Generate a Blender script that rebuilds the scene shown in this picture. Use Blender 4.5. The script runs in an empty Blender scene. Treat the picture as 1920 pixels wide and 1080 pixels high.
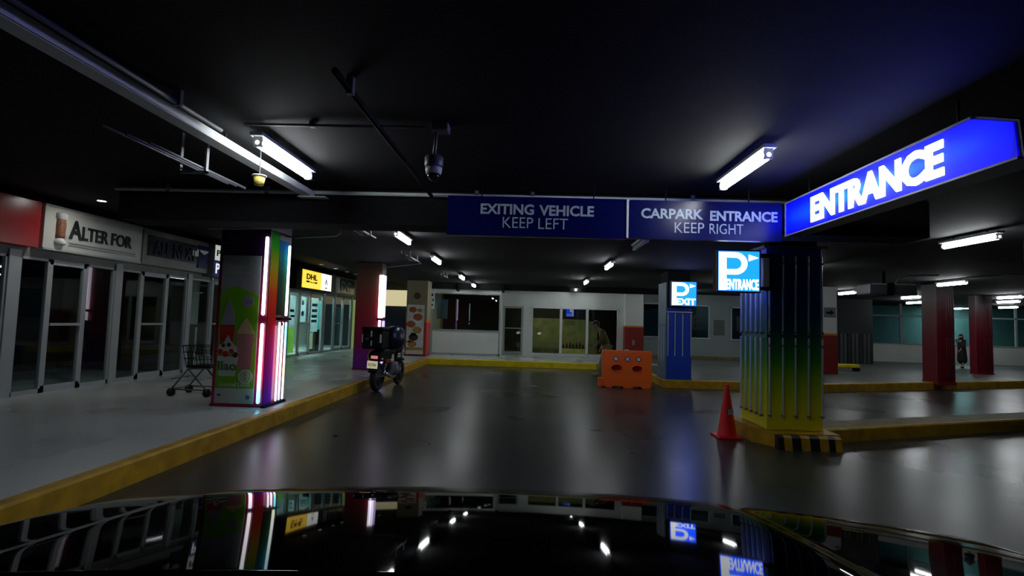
import bpy, bmesh, math, random
from mathutils import Vector, Matrix
random.seed(7)
S = bpy.context.scene
COL = S.collection
PI = math.pi

# ---------------------------------------------------------------- camera, world, exposure
cam_d = bpy.data.cameras.new('camera'); cam = bpy.data.objects.new('camera', cam_d); COL.objects.link(cam)
cam_d.sensor_width = 36.0; cam_d.lens = 36.0 * 1000 / 1920; cam_d.clip_start = .05; cam_d.clip_end = 200
R = (Matrix.Rotation(math.atan(34/1000), 4, 'Z') @ Matrix.Rotation(PI/2 + math.atan(64/1000), 4, 'X')
     @ Matrix.Rotation(math.radians(1.7), 4, 'Z'))
cam.matrix_world = Matrix.Translation((0, 0, 1.5)) @ R
S.camera = cam
S.view_settings.view_transform = 'Standard'; S.view_settings.look = 'None'
S.view_settings.gamma = 1; S.view_settings.exposure = 0.0; S.view_settings.use_curve_mapping = False
w = bpy.data.worlds.new('night'); S.world = w; w.use_nodes = True
w.node_tree.nodes['Background'].inputs[0].default_value = (.25, .35, .5, 1)
w.node_tree.nodes['Background'].inputs[1].default_value = .004
TUBE = 38.0          # radiance of the ceiling tubes

# ---------------------------------------------------------------- materials
def nodes(name):
    m = bpy.data.materials.new(name); m.use_nodes = True
    nt = m.node_tree; return m, nt, nt.nodes['Principled BSDF']
def tex_noise(nt, scale, detail=4, vec=None):
    n = nt.nodes.new('ShaderNodeTexNoise'); n.inputs['Scale'].default_value = scale; n.inputs['Detail'].default_value = detail
    if vec is None:
        tc = nt.nodes.new('ShaderNodeTexCoord'); vec = tc.outputs['Object']
    nt.links.new(vec, n.inputs['Vector']); return n
def ramp(nt, fac, stops):
    r = nt.nodes.new('ShaderNodeValToRGB'); e = r.color_ramp.elements
    while len(e) < len(stops): e.new(.5)
    for i, (p, c) in enumerate(stops): e[i].position = p; e[i].color = (*c, 1)
    nt.links.new(fac, r.inputs['Fac']); return r
def mat(name, col, rough=.5, metal=0., var=.12, scale=3., bump=0., coat=0., spec=.5, rvar=0.):
    m, nt, b = nodes(name)
    b.inputs['Roughness'].default_value = rough; b.inputs['Metallic'].default_value = metal
    b.inputs['Specular IOR Level'].default_value = spec
    if coat: b.inputs['Coat Weight'].default_value = coat; b.inputs['Coat Roughness'].default_value = .02
    n = tex_noise(nt, scale)
    r = ramp(nt, n.outputs['Fac'], [(.3, tuple(c*(1-var) for c in col)), (.7, tuple(min(1, c*(1+var)) for c in col))])
    nt.links.new(r.outputs[0], b.inputs['Base Color'])
    if rvar:
        mr = nt.nodes.new('ShaderNodeMapRange'); mr.inputs['From Min'].default_value = .3; mr.inputs['From Max'].default_value = .7
        mr.inputs['To Min'].default_value = max(.02, rough-rvar); mr.inputs['To Max'].default_value = rough+rvar
        nt.links.new(n.outputs['Fac'], mr.inputs['Value']); nt.links.new(mr.outputs[0], b.inputs['Roughness'])
    if bump:
        n2 = tex_noise(nt, scale*25); bp = nt.nodes.new('ShaderNodeBump'); bp.inputs['Strength'].default_value = bump
        bp.inputs['Distance'].default_value = .004
        nt.links.new(n2.outputs['Fac'], bp.inputs['Height']); nt.links.new(bp.outputs[0], b.inputs['Normal'])
    return m
def emit(name, col, strength, base=(.8, .8, .8)):
    m, nt, b = nodes(name)
    b.inputs['Base Color'].default_value = (*base, 1); b.inputs['Roughness'].default_value = .4
    b.inputs['Emission Color'].default_value = (*col, 1); b.inputs['Emission Strength'].default_value = strength
    return m
def zgrad(name, z0, z1, stops, rough=.45, emission=0., spec=.5):
    """printed / glowing colour that changes with world height"""
    m, nt, b = nodes(name)
    g = nt.nodes.new('ShaderNodeNewGeometry'); s = nt.nodes.new('ShaderNodeSeparateXYZ'); nt.links.new(g.outputs['Position'], s.inputs[0])
    mr = nt.nodes.new('ShaderNodeMapRange'); mr.inputs['From Min'].default_value = z0; mr.inputs['From Max'].default_value = z1
    nt.links.new(s.outputs['Z'], mr.inputs['Value'])
    r = ramp(nt, mr.outputs[0], stops)
    b.inputs['Roughness'].default_value = rough; b.inputs['Specular IOR Level'].default_value = spec
    if emission:
        b.inputs['Base Color'].default_value = (.7, .7, .7, 1)
        nt.links.new(r.outputs[0], b.inputs['Emission Color']); b.inputs['Emission Strength'].default_value = emission
    else: nt.links.new(r.outputs[0], b.inputs['Base Color'])
    return m
def glass(name, tint, ior=1.7, rough=.01):
    m = bpy.data.materials.new(name); m.use_nodes = True; nt = m.node_tree; nt.nodes.clear()
    o = nt.nodes.new('ShaderNodeOutputMaterial'); mx = nt.nodes.new('ShaderNodeMixShader'); f = nt.nodes.new('ShaderNodeFresnel')
    t = nt.nodes.new('ShaderNodeBsdfTransparent'); g = nt.nodes.new('ShaderNodeBsdfGlossy')
    t.inputs[0].default_value = (*tint, 1); g.inputs['Roughness'].default_value = rough; f.inputs[0].default_value = ior
    ge = nt.nodes.new('ShaderNodeNewGeometry'); iv = nt.nodes.new('ShaderNodeMath'); iv.operation = 'SUBTRACT'; iv.inputs[0].default_value = 1   # mirror only on the outer face of the pane
    nt.links.new(ge.outputs['Backfacing'], iv.inputs[1]); mu = nt.nodes.new('ShaderNodeMath'); mu.operation = 'MULTIPLY'
    nt.links.new(f.outputs[0], mu.inputs[0]); nt.links.new(iv.outputs[0], mu.inputs[1])
    nt.links.new(mu.outputs[0], mx.inputs[0]); nt.links.new(t.outputs[0], mx.inputs[1]); nt.links.new(g.outputs[0], mx.inputs[2])
    nt.links.new(mx.outputs[0], o.inputs[0]); return m

M = {}
# road: dark worn asphalt / polished concrete with damp looking patches
def road_mat():
    m, nt, b = nodes('road_surface')
    big = tex_noise(nt, .5, 2); fine = tex_noise(nt, 60, 3)
    r = ramp(nt, big.outputs['Fac'], [(.25, (.036, .040, .034)), (.5, (.044, .048, .041)), (.8, (.053, .057, .048))])
    mx = nt.nodes.new('ShaderNodeMixRGB'); mx.blend_type = 'MULTIPLY'; mx.inputs[0].default_value = .35
    nt.links.new(r.outputs[0], mx.inputs[1]); nt.links.new(fine.outputs['Color'], mx.inputs[2]); nt.links.new(mx.outputs[0], b.inputs['Base Color'])
    mr = nt.nodes.new('ShaderNodeMapRange'); mr.inputs['From Min'].default_value = .2; mr.inputs['From Max'].default_value = .8
    mr.inputs['To Min'].default_value = .24; mr.inputs['To Max'].default_value = .35
    nt.links.new(big.outputs['Fac'], mr.inputs['Value']); nt.links.new(mr.outputs[0], b.inputs['Roughness'])
    b.inputs['Specular IOR Level'].default_value = .30
    return m
M['road'] = road_mat()
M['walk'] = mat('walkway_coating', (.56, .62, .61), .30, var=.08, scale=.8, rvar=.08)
M['curb'] = mat('yellow_curb_paint', (.50, .29, .006), .5, var=.25, scale=5, bump=.4)
M['curb2'] = mat('bright_yellow_curb_paint', (.90, .72, .01), .5, var=.15, scale=4, bump=.3)
M['olive'] = mat('dirty_yellow_top', (.16, .12, .03), .6, var=.3, scale=5)
M['blackpaint'] = mat('black_paint', (.02, .02, .02), .35)
M['conc'] = mat('grey_concrete', (.20, .21, .19), .7, var=.2, bump=.3)
M['ceil'] = mat('black_ceiling_paint', (.0095, .010, .011), .85, var=.25, scale=2, bump=.3, spec=.2)
M['white'] = mat('white_enamel', (.80, .84, .82), .4, var=.05)
M['alu'] = mat('white_aluminium_frame', (.38, .42, .43), .35, var=.05)
M['wallw'] = mat('white_wall_paint', (.78, .84, .78), .6, var=.06, scale=1.2)
M['wallg'] = mat('grey_green_wall_paint', (.20, .26, .26), .6, var=.08, scale=1.2)
M['dark'] = mat('dark_interior', (.018, .02, .022), .8)
M['galv'] = mat('galvanised_steel', (.16, .17, .18), .5, .2, var=.1)
M['grey'] = mat('mid_grey_metal', (.15, .16, .18), .45, .3)
M['black'] = mat('black_plastic', (.006, .006, .007), .6, spec=.15)
M['rubber'] = mat('black_rubber', (.02, .02, .022), .7)
M['navyp'] = mat('navy_plastic', (.006, .01, .035), .3)
M['red'] = mat('red_panel', (.38, .01, .015), .25, var=.05)
M['redp'] = mat('red_column_paint', (.24, .012, .008), .5)
M['orangep'] = mat('orange_band_paint', (.75, .25, .03), .5)
M['navyb'] = mat('navy_sign_face', (.002, .005, .07), .25, var=.05, spec=.22)
M['lett'] = mat('grey_vinyl_letter', (.42, .52, .58), .4, var=.04)
M['lettd'] = mat('dark_letter', (.008, .014, .016), .3)
M['lettb'] = mat('dark_blue_letter', (.006, .008, .04), .25)
M['blue'] = mat('blue_cladding', (.012, .06, .50), .4, var=.06)
M['paleblue'] = mat('pale_blue_cladding', (.13, .22, .30), .45)
M['tube_off'] = mat('unlit_tube_plastic', (.50, .60, .66), .25, spec=.7)
M['glass'] = glass('shop_glass', (.86, .93, .93), 1.5)
M['glassb'] = glass('back_shop_glass', (.88, .92, .84), 1.75)
M['glassd'] = glass('dark_tinted_glass', (.55, .66, .70), 1.5)
M['tube'] = emit('lit_tube', (.93, .97, 1.0), TUBE)
M['blueface'] = None
M['cream'] = mat('cream_paint', (.62, .56, .34), .5)
M['brown'] = mat('brown_paint', (.10, .04, .02), .5)
M['orange'] = mat('orange_barrier_plastic', (.98, .15, .008), .35, var=.08, scale=2.)
M['orange_shade'] = mat('orange_barrier_shade', (.42, .035, .01), .5)  # shade in the holes painted as a darker copy of the barrier orange
M['cone'] = mat('red_cone_plastic', (1.0, .02, .03), .3, var=.06)
M['stick'] = mat('white_sticker', (.70, .72, .74), .4)
M['sticko'] = mat('dark_blue_sticker_rim', (.03, .05, .14), .4)
M['greenp'] = mat('lime_green_print', (.12, .36, .006), .4, var=.08)
M['greenpd'] = mat('dark_green_print', (.05, .16, .04), .4)
M['greyp'] = mat('pale_grey_print', (.24, .26, .28), .4)
M['pale'] = mat('pale_print', (.42, .46, .38), .4)
M['cherry'] = mat('cherry_red_print', (.36, .02, .02), .4)
M['choc'] = mat('chocolate_print', (.06, .03, .02), .4)
M['pink'] = mat('dusty_pink_print', (.35, .16, .15), .4)
M['sand'] = mat('sandy_print', (.45, .36, .18), .4)
M['food'] = mat('fried_food_print', (.42, .12, .035), .4, var=.6, scale=18)
M['food2'] = mat('golden_food_print', (.45, .24, .05), .4, var=.5, scale=20)
M['yellow'] = emit('lit_yellow_sign', (1.0, .62, .02), 1.25)
M['litw'] = emit('lit_white_sign', (.95, 1.0, .92), 1.3)
M['plate'] = mat('number_plate', (.80, .78, .60), .4)
M['carpaint'] = mat('black_car_paint', (.0015, .001, .0012), .03, var=.05, spec=.5)
M['carpaint'].node_tree.nodes['Principled BSDF'].inputs['IOR'].default_value = 1.11
M['chrome'] = mat('chrome', (.7, .7, .72), .1, 1.)
M['skin'] = mat('skin', (.42, .27, .18), .5, var=.05)
M['hair'] = mat('dark_hair', (.01, .008, .006), .5)
M['olivecloth'] = mat('olive_cloth', (.14, .125, .035), .8)
M['khaki'] = mat('khaki_cloth', (.36, .33, .19), .8)
M['blackcloth'] = mat('black_cloth', (.008, .008, .012), .85)
M['maroon'] = mat('maroon_panel', (.08, .015, .02), .3)
M['amber'] = mat('yellow_plastic', (.70, .55, .12), .4)

# ---------------------------------------------------------------- mesh helpers
class MB:
    def __init__(s): s.v = []; s.f = []; s.sm = []
    def add(s, vs, fs, smooth=False):
        o = len(s.v); s.v += [tuple(v) for v in vs]
        for f in fs: s.f.append(tuple(i+o for i in f)); s.sm.append(smooth)
        return s
    def box(s, x0, x1, y0, y1, z0, z1):
        vs = [(x, y, z) for x in (x0, x1) for y in (y0, y1) for z in (z0, z1)]
        return s.add(vs, [(0, 1, 3, 2), (4, 6, 7, 5), (0, 4, 5, 1), (2, 3, 7, 6), (0, 2, 6, 4), (1, 5, 7, 3)])
    def bbox(s, x0, x1, y0, y1, z0, z1, b=.01, seg=2):
        bm = bmesh.new(); bmesh.ops.create_cube(bm, size=1)
        for v in bm.verts: v.co = ((x0+x1)/2 + v.co.x*(x1-x0), (y0+y1)/2 + v.co.y*(y1-y0), (z0+z1)/2 + v.co.z*(z1-z0))
        bmesh.ops.bevel(bm, geom=bm.edges[:], offset=b, segments=seg, affect='EDGES', profile=.5)
        bm.verts.index_update(); s.add([v.co[:] for v in bm.verts], [[v.index for v in f.verts] for f in bm.faces]); bm.free(); return s
    def tube(s, pts, r, n=10, caps=True, r1=None):
        pts = [Vector(p) for p in pts]; rings = []
        for i, p in enumerate(pts):
            d = ((pts[min(i+1, len(pts)-1)]) - pts[max(i-1, 0)]).normalized()
            a = d.orthogonal().normalized() if i == 0 else (rings[-1][1] - d*rings[-1][1].dot(d)).normalized()
            b = d.cross(a); rr = r if r1 is None else r + (r1-r)*i/(len(pts)-1)
            rings.append(([p + (a*math.cos(t)+b*math.sin(t))*rr for t in [2*PI*k/n for k in range(n)]], a))
        vs = [v for rg, _ in rings for v in rg]; fs = []
        for i in range(len(rings)-1):
            for k in range(n): fs.append((i*n+k, i*n+(k+1) % n, (i+1)*n+(k+1) % n, (i+1)*n+k))
        if caps: fs.append(tuple(range(n))[::-1]); fs.append(tuple((len(rings)-1)*n+k for k in range(n)))
        return s.add(vs, fs, True)
    def capsule(s, p, q, r, n=10):
        p = Vector(p); q = Vector(q); d = (q-p).normalized(); pts = []; rs = []
        for t in (1., .8, .45, 0.): pts.append(p + d*r*(1-t)); rs.append(r*math.sqrt(max(0.0004, 1-t*t)))
        for t in (0., .45, .8, 1.): pts.append(q - d*r*(1-t)); rs.append(r*math.sqrt(max(0.0004, 1-t*t)))
        a = d.orthogonal().normalized(); b = d.cross(a); vs = []; fs = []
        for c, rr in zip(pts, rs): vs += [c + (a*math.cos(2*PI*k/n)+b*math.sin(2*PI*k/n))*rr for k in range(n)]
        for i in range(len(pts)-1):
            for k in range(n): fs.append((i*n+k, i*n+(k+1) % n, (i+1)*n+(k+1) % n, (i+1)*n+k))
        return s.add(vs, fs, True)
    def lathe(s, c, prof, n=20, axis='z', smooth=True):
        vs = []; fs = []; c = Vector(c)
        for r, h in prof:
            for k in range(n):
                t = 2*PI*k/n; a = r*math.cos(t); b = r*math.sin(t)
                vs.append(c + Vector({'z': (a, b, h), 'y': (a, h, b), 'x': (h, a, b)}[axis]))
        for i in range(len(prof)-1):
            for k in range(n): fs.append((i*n+k, i*n+(k+1) % n, (i+1)*n+(k+1) % n, (i+1)*n+k))
        if prof[0][0] > 1e-4: fs.append(tuple(range(n))[::-1])
        if prof[-1][0] > 1e-4: fs.append(tuple((len(prof)-1)*n+k for k in range(n)))
        return s.add(vs, fs, smooth)
    def prism(s, poly, a, b, plane='xy'):
        """polygon extruded between a and b along the remaining axis"""
        def P(u, v, t): return {'xy': (u, v, t), 'xz': (u, t, v), 'yz': (t, u, v)}[plane]
        n = len(poly); vs = [P(u, v, a) for u, v in poly] + [P(u, v, b) for u, v in poly]
        return s.add(vs, [tuple(range(n)), tuple(range(2*n-1, n-1, -1))] + [(i, (i+1) % n, n+(i+1) % n, n+i) for i in range(n)])
    def xf(s, mtx):
        s.v = [tuple(mtx @ Vector(v)) for v in s.v]; return s

WORLD = {}
def root_of(p): return WORLD.get(p.name, Vector((0, 0, 0)))
def link_mesh(name, mesh, m, parent):
    o = bpy.data.objects.new(name, mesh); COL.objects.link(o)
    if m is not None: mesh.materials.clear(); mesh.materials.append(m)
    if parent is not None:
        o.parent = parent; WORLD[o.name] = root_of(parent)
    return o
def build(name, mb, m, parent=None, label=None, kind=None, cat=None, group=None, loc=None):
    off = root_of(parent) if parent is not None else (Vector(loc) if loc else Vector((0, 0, 0)))
    me = bpy.data.meshes.new(name); me.from_pydata([tuple(Vector(v)-off) for v in mb.v], [], mb.f)
    bm = bmesh.new(); bm.from_mesh(me); bmesh.ops.recalc_face_normals(bm, faces=bm.faces[:]); bm.to_mesh(me); bm.free()
    if len(me.polygons) == len(mb.sm): me.polygons.foreach_set('use_smooth', mb.sm)
    o = link_mesh(name, me, m, parent)
    if parent is None and loc: o.location = loc; WORLD[o.name] = Vector(loc)
    for k, v in (('label', label), ('kind', kind), ('category', cat), ('group', group)):
        if v: o[k] = v
    return o
def thing(name, label, cat, loc=(0, 0, 0), group=None):
    o = bpy.data.objects.new(name, None); o.empty_display_size = .2; COL.objects.link(o); o.location = loc
    WORLD[o.name] = Vector(loc); o['label'] = label; o['category'] = cat
    if group: o['group'] = group
    return o
def struct(name, mb, m, parent=None): return build(name, mb, m, parent, kind='structure' if parent is None else None)
def dup(root, loc, label=None, group=None):
    def cp(o, par):
        c = o.copy(); COL.objects.link(c); c.parent = par
        for ch in list(o.children): cp(ch, c)
        return c
    r = cp(root, None); r.location = loc
    if label: r['label'] = label
    if group: r['group'] = group
    return r
def text_mb(txt, origin, u, width, height, depth=.006, offset=0., spacing=1.):
    """text as a solid mesh filling width x height, u = reading direction, v = up"""
    cu = bpy.data.curves.new('t', 'FONT'); cu.body = txt; cu.size = 1; cu.extrude = .5; cu.offset = offset; cu.resolution_u = 3
    cu.space_character = spacing
    ob = bpy.data.objects.new('t', cu); COL.objects.link(ob)
    bpy.context.view_layer.update()
    dg = bpy.context.evaluated_depsgraph_get(); me = bpy.data.meshes.new_from_object(ob.evaluated_get(dg))
    bpy.data.objects.remove(ob); bpy.data.curves.remove(cu)
    xs = [v.co.x for v in me.vertices]; ys = [v.co.y for v in me.vertices]
    x0, x1, y0, y1 = min(xs), max(xs), min(ys), max(ys)
    u = Vector(u).normalized(); vv = Vector((0, 0, 1)); nn = u.cross(vv); O = Vector(origin)
    mb = MB(); vs = [O + u*((v.co.x-x0)/(x1-x0)*width) + vv*((v.co.y-y0)/(y1-y0)*height) + nn*(v.co.z+.5)*depth for v in me.vertices]
    mb.add(vs, [tuple(p.vertices) for p in me.polygons]); bpy.data.meshes.remove(me); return mb
def flat_ring(c, r, axis_u, depth, n=24, sx=1.):
    """disc facing axis_u x z"""
    u = Vector(axis_u); v = Vector((0, 0, 1)); nn = u.cross(v); c = Vector(c); mb = MB()
    vs = [c + u*math.cos(2*PI*k/n)*r*sx + v*math.sin(2*PI*k/n)*r for k in range(n)]
    return mb.add(vs + [p + nn*depth for p in vs], [tuple(range(n)), tuple(range(n, 2*n))] + [(k, (k+1) % n, n+(k+1) % n, n+k) for k in range(n)])
def poly_uv(c, u, pts, depth):
    u = Vector(u); v = Vector((0, 0, 1)); nn = u.cross(v); c = Vector(c); n = len(pts)
    vs = [c + u*a + v*b for a, b in pts]
    return MB().add(vs + [p + nn*depth for p in vs], [tuple(range(n)), tuple(range(n, 2*n))] + [(k, (k+1) % n, n+(k+1) % n, n+k) for k in range(n)])
XU = (1, 0, 0); YU = (0, 1, 0); YN = (0, -1, 0)

# ================================================================ SETTING
FX = -7.55      # left shopfront plane
struct('floor', MB().box(-3.6, 34, -6, 30, -.3, 0), M['road'])
ZW = .19
walk = [(-10.6, -5), (-3.52, -5), (-3.52, 18.16), (4.46, 18.16), (4.46, 29), (-10.6, 29)]
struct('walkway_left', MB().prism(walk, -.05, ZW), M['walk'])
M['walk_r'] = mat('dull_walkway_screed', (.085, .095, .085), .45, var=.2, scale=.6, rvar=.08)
walk = [(3.48, 18.15), (3.48, 13.52), (7.0, 13.62), (15.5, 17.0), (33, 23.9), (33, 29), (4.47, 29), (4.47, 18.15)]
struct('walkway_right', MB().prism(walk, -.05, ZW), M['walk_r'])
def strip(name, pts, wd, h, m, z0=-.02, parent=None):
    """kerb strip following a polyline, wd to its left"""
    mb = MB(); P = [Vector((p[0], p[1], 0)) for p in pts]; L = []
    for i, p in enumerate(P):
        a = (P[i]-P[i-1]).normalized() if i else (P[1]-P[0]).normalized(); b = (P[i+1]-P[i]).normalized() if i < len(P)-1 else a
        n = Vector((-(a+b).y, (a+b).x, 0)).normalized(); L.append(p + n*wd/max(.3, n.dot(Vector((-a.y, a.x, 0)))))
    vs = []
    for p, q in zip(P, L):
        bv = .02*(q-p).normalized()
        vs += [p+Vector((0, 0, z0)), p+Vector((0, 0, h-.02)), p+bv+Vector((0, 0, h)), q+Vector((0, 0, h)), q+Vector((0, 0, z0))]
    fs = []
    for i in range(len(P)-1):
        for k in range(5): fs.append((i*5+k, i*5+(k+1) % 5, (i+1)*5+(k+1) % 5, (i+1)*5+k))
    fs += [tuple(range(5)), tuple((len(P)-1)*5+k for k in range(5))]
    return struct(name, mb.add(vs, fs), m, parent)
strip('curb_left', [(-3.40, -5), (-3.40, 18.02)], .12, .205, M['curb'])
strip('curb_back', [(-3.40, 18.02), (2.28, 18.02)], .14, .20, M['curb2'])
strip('curb_back_unpainted', [(2.28, 18.02), (3.36, 18.02)], .14, .195, M['conc'])
strip('curb_right', [(3.36, 18.02), (3.36, 13.38), (7.05, 13.48), (15.55, 16.86), (33, 23.75)], .13, .20, M['curb'])
# ceiling: low black slab over the drive, higher one over the shop walk
struct('ceiling', MB().box(-5.2, 34, -6, 30, 2.9, 3.3), M['ceil'])
struct('ceiling_walkway', MB().box(-10.6, -5.2, -6, 30, 3.22, 3.4), M['ceil'])
struct('trim_1', MB().box(-4.6, 4.2, 5.72, 6.15, 2.52, 2.9), M['ceil'])           # cross beam
struct('trim_2', MB().box(-3.8, 4.9, 20.05, 20.38, 2.70, 2.9), M['ceil'])         # beam in front of far shops
struct('wall_right', MB().box(33, 33.3, -6, 30, 0, 2.9), M['ceil'])

# ---------------------------------------------------------------- left shops
struct('wall_left', MB().box(-10.6, -10.4, 3, 27, ZW, 3.22), M['dark'])
for y in (7.52, 11.6, 16.4, 24.6): struct('wall_partition', MB().box(-10.4, FX-.04, y-.05, y+.05, ZW, 3.22), M['dark'])
struct('trim_3', MB().box(FX-.12, FX, 3, 24.6, 3.10, 3.22), M['ceil'])
struct('wall_header', MB().box(FX-.12, FX, 3, 24.6, 2.27, 3.10), M['conc'])

def bay(kind, y0, y1, z1=2.27, x=FX, parent=None, gm='glass', mid=1.25):
    """one glazed bay of a shopfront running along Y: frame bars + pane"""
    mb = MB(); t = .045; w_ = .035
    if kind == 'door': w_ = .06
    mb.box(x-t, x+.01, y0, y0+w_, ZW, z1); mb.box(x-t, x+.01, y1-w_, y1, ZW, z1)
    mb.box(x-t, x+.01, y0, y1, z1-(.08 if kind == 'door' else .04), z1); mb.box(x-t, x+.01, y0, y1, ZW, ZW+(.11 if kind == 'door' else .07))
    if kind == 'door': mb.box(x-t, x+.035, y0+w_, y1-w_, mid-.02, mid+.02)
    return mb, MB().box(x-.025, x-.017, y0+w_*.5, y1-w_*.5, ZW+.05, z1-.03)
def shopfront(name, label, cat, bays, gm, posts=(), x=FX, z1=2.27):
    t = thing(name, label, cat, (x, bays[0][1], ZW))
    for k, a, b in bays:
        f, g = bay(k, a, b, x=x, z1=z1)
        nm = 'door_frame' if k == 'door' else 'window_frame'
        fo = build(nm, f, M['alu'], t); build('pane', g, M[gm], fo)
    for a, b in posts: build('post', MB().box(x-.07, x+.03, a, b, ZW, 2.35), M['alu'], t)
    return t
shopfront('shopfront', 'white framed dark glazing under the red shop sign, leftmost', 'shopfront',
          [('win', 4.9, 6.1), ('win', 6.1, 7.42)], 'glass', [(4.8, 4.9)])
shopfront('shopfront', 'white framed glass door between two dark panes under the thread spool sign', 'shopfront',
          [('win', 7.60, 8.10), ('door', 8.10, 8.80), ('win', 8.80, 9.42)], 'glass', [(7.42, 7.60), (9.42, 9.58)])
shopfront('shopfront', 'white framed glass door and side panes under the dark navy lettered sign', 'shopfront',
          [('win', 9.58, 10.10), ('door', 10.10, 10.84), ('win', 10.84, 11.48)], 'glass', [(11.48, 11.62)])
shopfront('shopfront', 'greenish glazed shop entrance beside the ice cream poster pillar', 'shopfront',
          [('win', 11.62, 12.35), ('door', 12.42, 13.25), ('win', 13.25, 14.8), ('win', 14.8, 16.4)], 'glass', [(12.35, 12.42), (16.4, 16.5)])
shopfront('shopfront', 'brightly lit glazed shopfront with posters under the yellow and white sign', 'shopfront',
          [('win', 16.5, 17.3), ('door', 17.3, 18.16), ('win', 18.16, 19.25)], 'glass', [(19.25, 19.45)])
shopfront('shopfront', 'teal tinted glazed shopfront between the lit yellow sign and the red purple pillar', 'shopfront',
          [('win', 19.45, 20.4), ('door', 20.5, 21.35), ('win', 21.4, 22.35)], 'glass', [(20.4, 20.5), (22.35, 22.5)])
# inside the shops
for y0, y1 in ((11.7, 16.3), (16.5, 24.5)):
    struct('wall_shop_interior', MB().box(-10.35, -10.3, y0, y1, ZW, 3.1), M['wallw'])
struct('wall_end', MB().box(-10.4, -3.9, 24.6, 24.8, ZW, 3.22), M['dark'])

def quad_x(x, y0, y1, z0, z1): return MB().add([(x, y0, z0), (x, y1, z0), (x, y1, z1), (x, y0, z1)], [(0, 1, 2, 3)])
def quad_y(x0, x1, y, z0, z1): return MB().add([(x0, y, z0), (x1, y, z0), (x1, y, z1), (x0, y, z1)], [(0, 1, 2, 3)])
# posters / interior pieces of the lit shop
t = thing('poster_wall', 'pale poster sheets hung inside the lit shop window below the yellow sign', 'poster', (FX-.1, 16.6, ZW))
def sheet(y0, y1, z0, z1, m, x=FX-.10, nm='poster_sheet'): return build(nm, quad_x(x, y0, y1, z0, z1) if m.name.endswith('film') else MB().box(x, x+.012, y0, y1, z0, z1), m, t)
def film(name, col, var=.15, scale=4):
    m = bpy.data.materials.new(name); m.use_nodes = True; nt = m.node_tree; nt.nodes.clear()
    o = nt.nodes.new('ShaderNodeOutputMaterial'); mx = nt.nodes.new('ShaderNodeMixShader'); mx.inputs[0].default_value = .6
    d_ = nt.nodes.new('ShaderNodeBsdfDiffuse'); tl = nt.nodes.new('ShaderNodeBsdfTranslucent'); n = tex_noise(nt, scale)
    r_ = ramp(nt, n.outputs['Fac'], [(.3, tuple(c*(1-var) for c in col)), (.7, tuple(min(1, c*(1+var)) for c in col))])
    nt.links.new(r_.outputs[0], d_.inputs[0]); nt.links.new(r_.outputs[0], tl.inputs[0])
    nt.links.new(d_.outputs[0], mx.inputs[1]); nt.links.new(tl.outputs[0], mx.inputs[2]); nt.links.new(mx.outputs[0], o.inputs[0]); return m
M['frost'] = film('frosted_film', (.55, .72, .74))
M['teal'] = film('teal_film', (.12, .50, .48), .2, 3)
M['bluep'] = mat('blue_print', (.06, .12, .22), .5)
sheet(16.6, 17.2, 1.2, 2.15, M['frost']); sheet(17.38, 18.05, 1.30, 2.15, M['frost']); sheet(18.25, 19.1, .95, 2.15, M['frost'])
sheet(16.6, 17.2, .3, 1.1, film('green_film', (.35, .75, .10))); sheet(18.28, 18.75, .35, .93, film('sand_film', (.5, .5, .32)))
for k, z in enumerate((1.85, 1.65, 1.45, 1.28)): sheet(18.50, 18.95, z, z+.10, M['bluep'], FX-.085, 'print_band')
build('print_mark', flat_ring((FX-.086, 17.72, 1.95), .09, YU, .01, 16), M['pale'], t); sheet(17.65, 17.82, 1.5, 1.66, M['bluep'], FX-.085, 'print_band')
for y0, z0, z1 in ((16.8, 1.62, 1.7), (16.85, 1.45, 1.52)): sheet(y0, y0+.28, z0, z1, M['lettd'], FX-.085, 'print_band')
t = thing('display_panel', 'teal panel and dark posters standing inside the second lit window', 'display', (FX-.4, 19.5, ZW))
build('back_panel', quad_x(FX-.42, 19.5, 20.35, .9, 2.1), M['teal'], t)
build('notice', MB().box(FX-.12, FX-.11, 20.62, 21.2, 1.25, 1.9), M['bluep'], t); build('notice', MB().box(FX-.12, FX-.11, 20.62, 21.2, .9, 1.15), M['bluep'], t)
build('rack', MB().box(FX-.6, FX-.35, 19.6, 20.2, ZW, 1.0), M['dark'], t); build('screen', MB().box(FX-.42, FX-.38, 21.5, 22.2, .4, 1.9), M['bluep'], t)
t = thing('shop_counter', 'dark blue counter chair seen through the lit shop door', 'counter', (FX-1.2, 17.7, ZW))
build('top', MB().bbox(FX-1.5, FX-.8, 17.2, 18.0, .95, 1.02, .01), M['blue'], t); build('base', MB().box(FX-1.45, FX-.85, 17.25, 17.95, ZW, .95), M['navyp'], t)
build('monitor', MB().bbox(FX-1.2, FX-1.14, 17.4, 17.8, 1.08, 1.34, .01), M['black'], t); build('monitor_stand', MB().box(FX-1.2, FX-1.12, 17.57, 17.63, 1.0, 1.1), M['black'], t)
t = thing('shop_counter', 'pale yellow counter cabinet behind the greenish glass beside the pillar', 'counter', (FX-.9, 12.0, ZW))
build('body', MB().box(FX-1.2, FX-.6, 11.8, 12.25, ZW, 1.15), M['cream'], t); build('worktop', MB().box(FX-1.25, FX-.55, 11.72, 12.9, 1.15, 1.22), M['dark'], t)
build('front_panel', MB().box(FX-1.15, FX-.62, 12.25, 12.85, ZW, 1.15), M['dark'], t)

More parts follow.
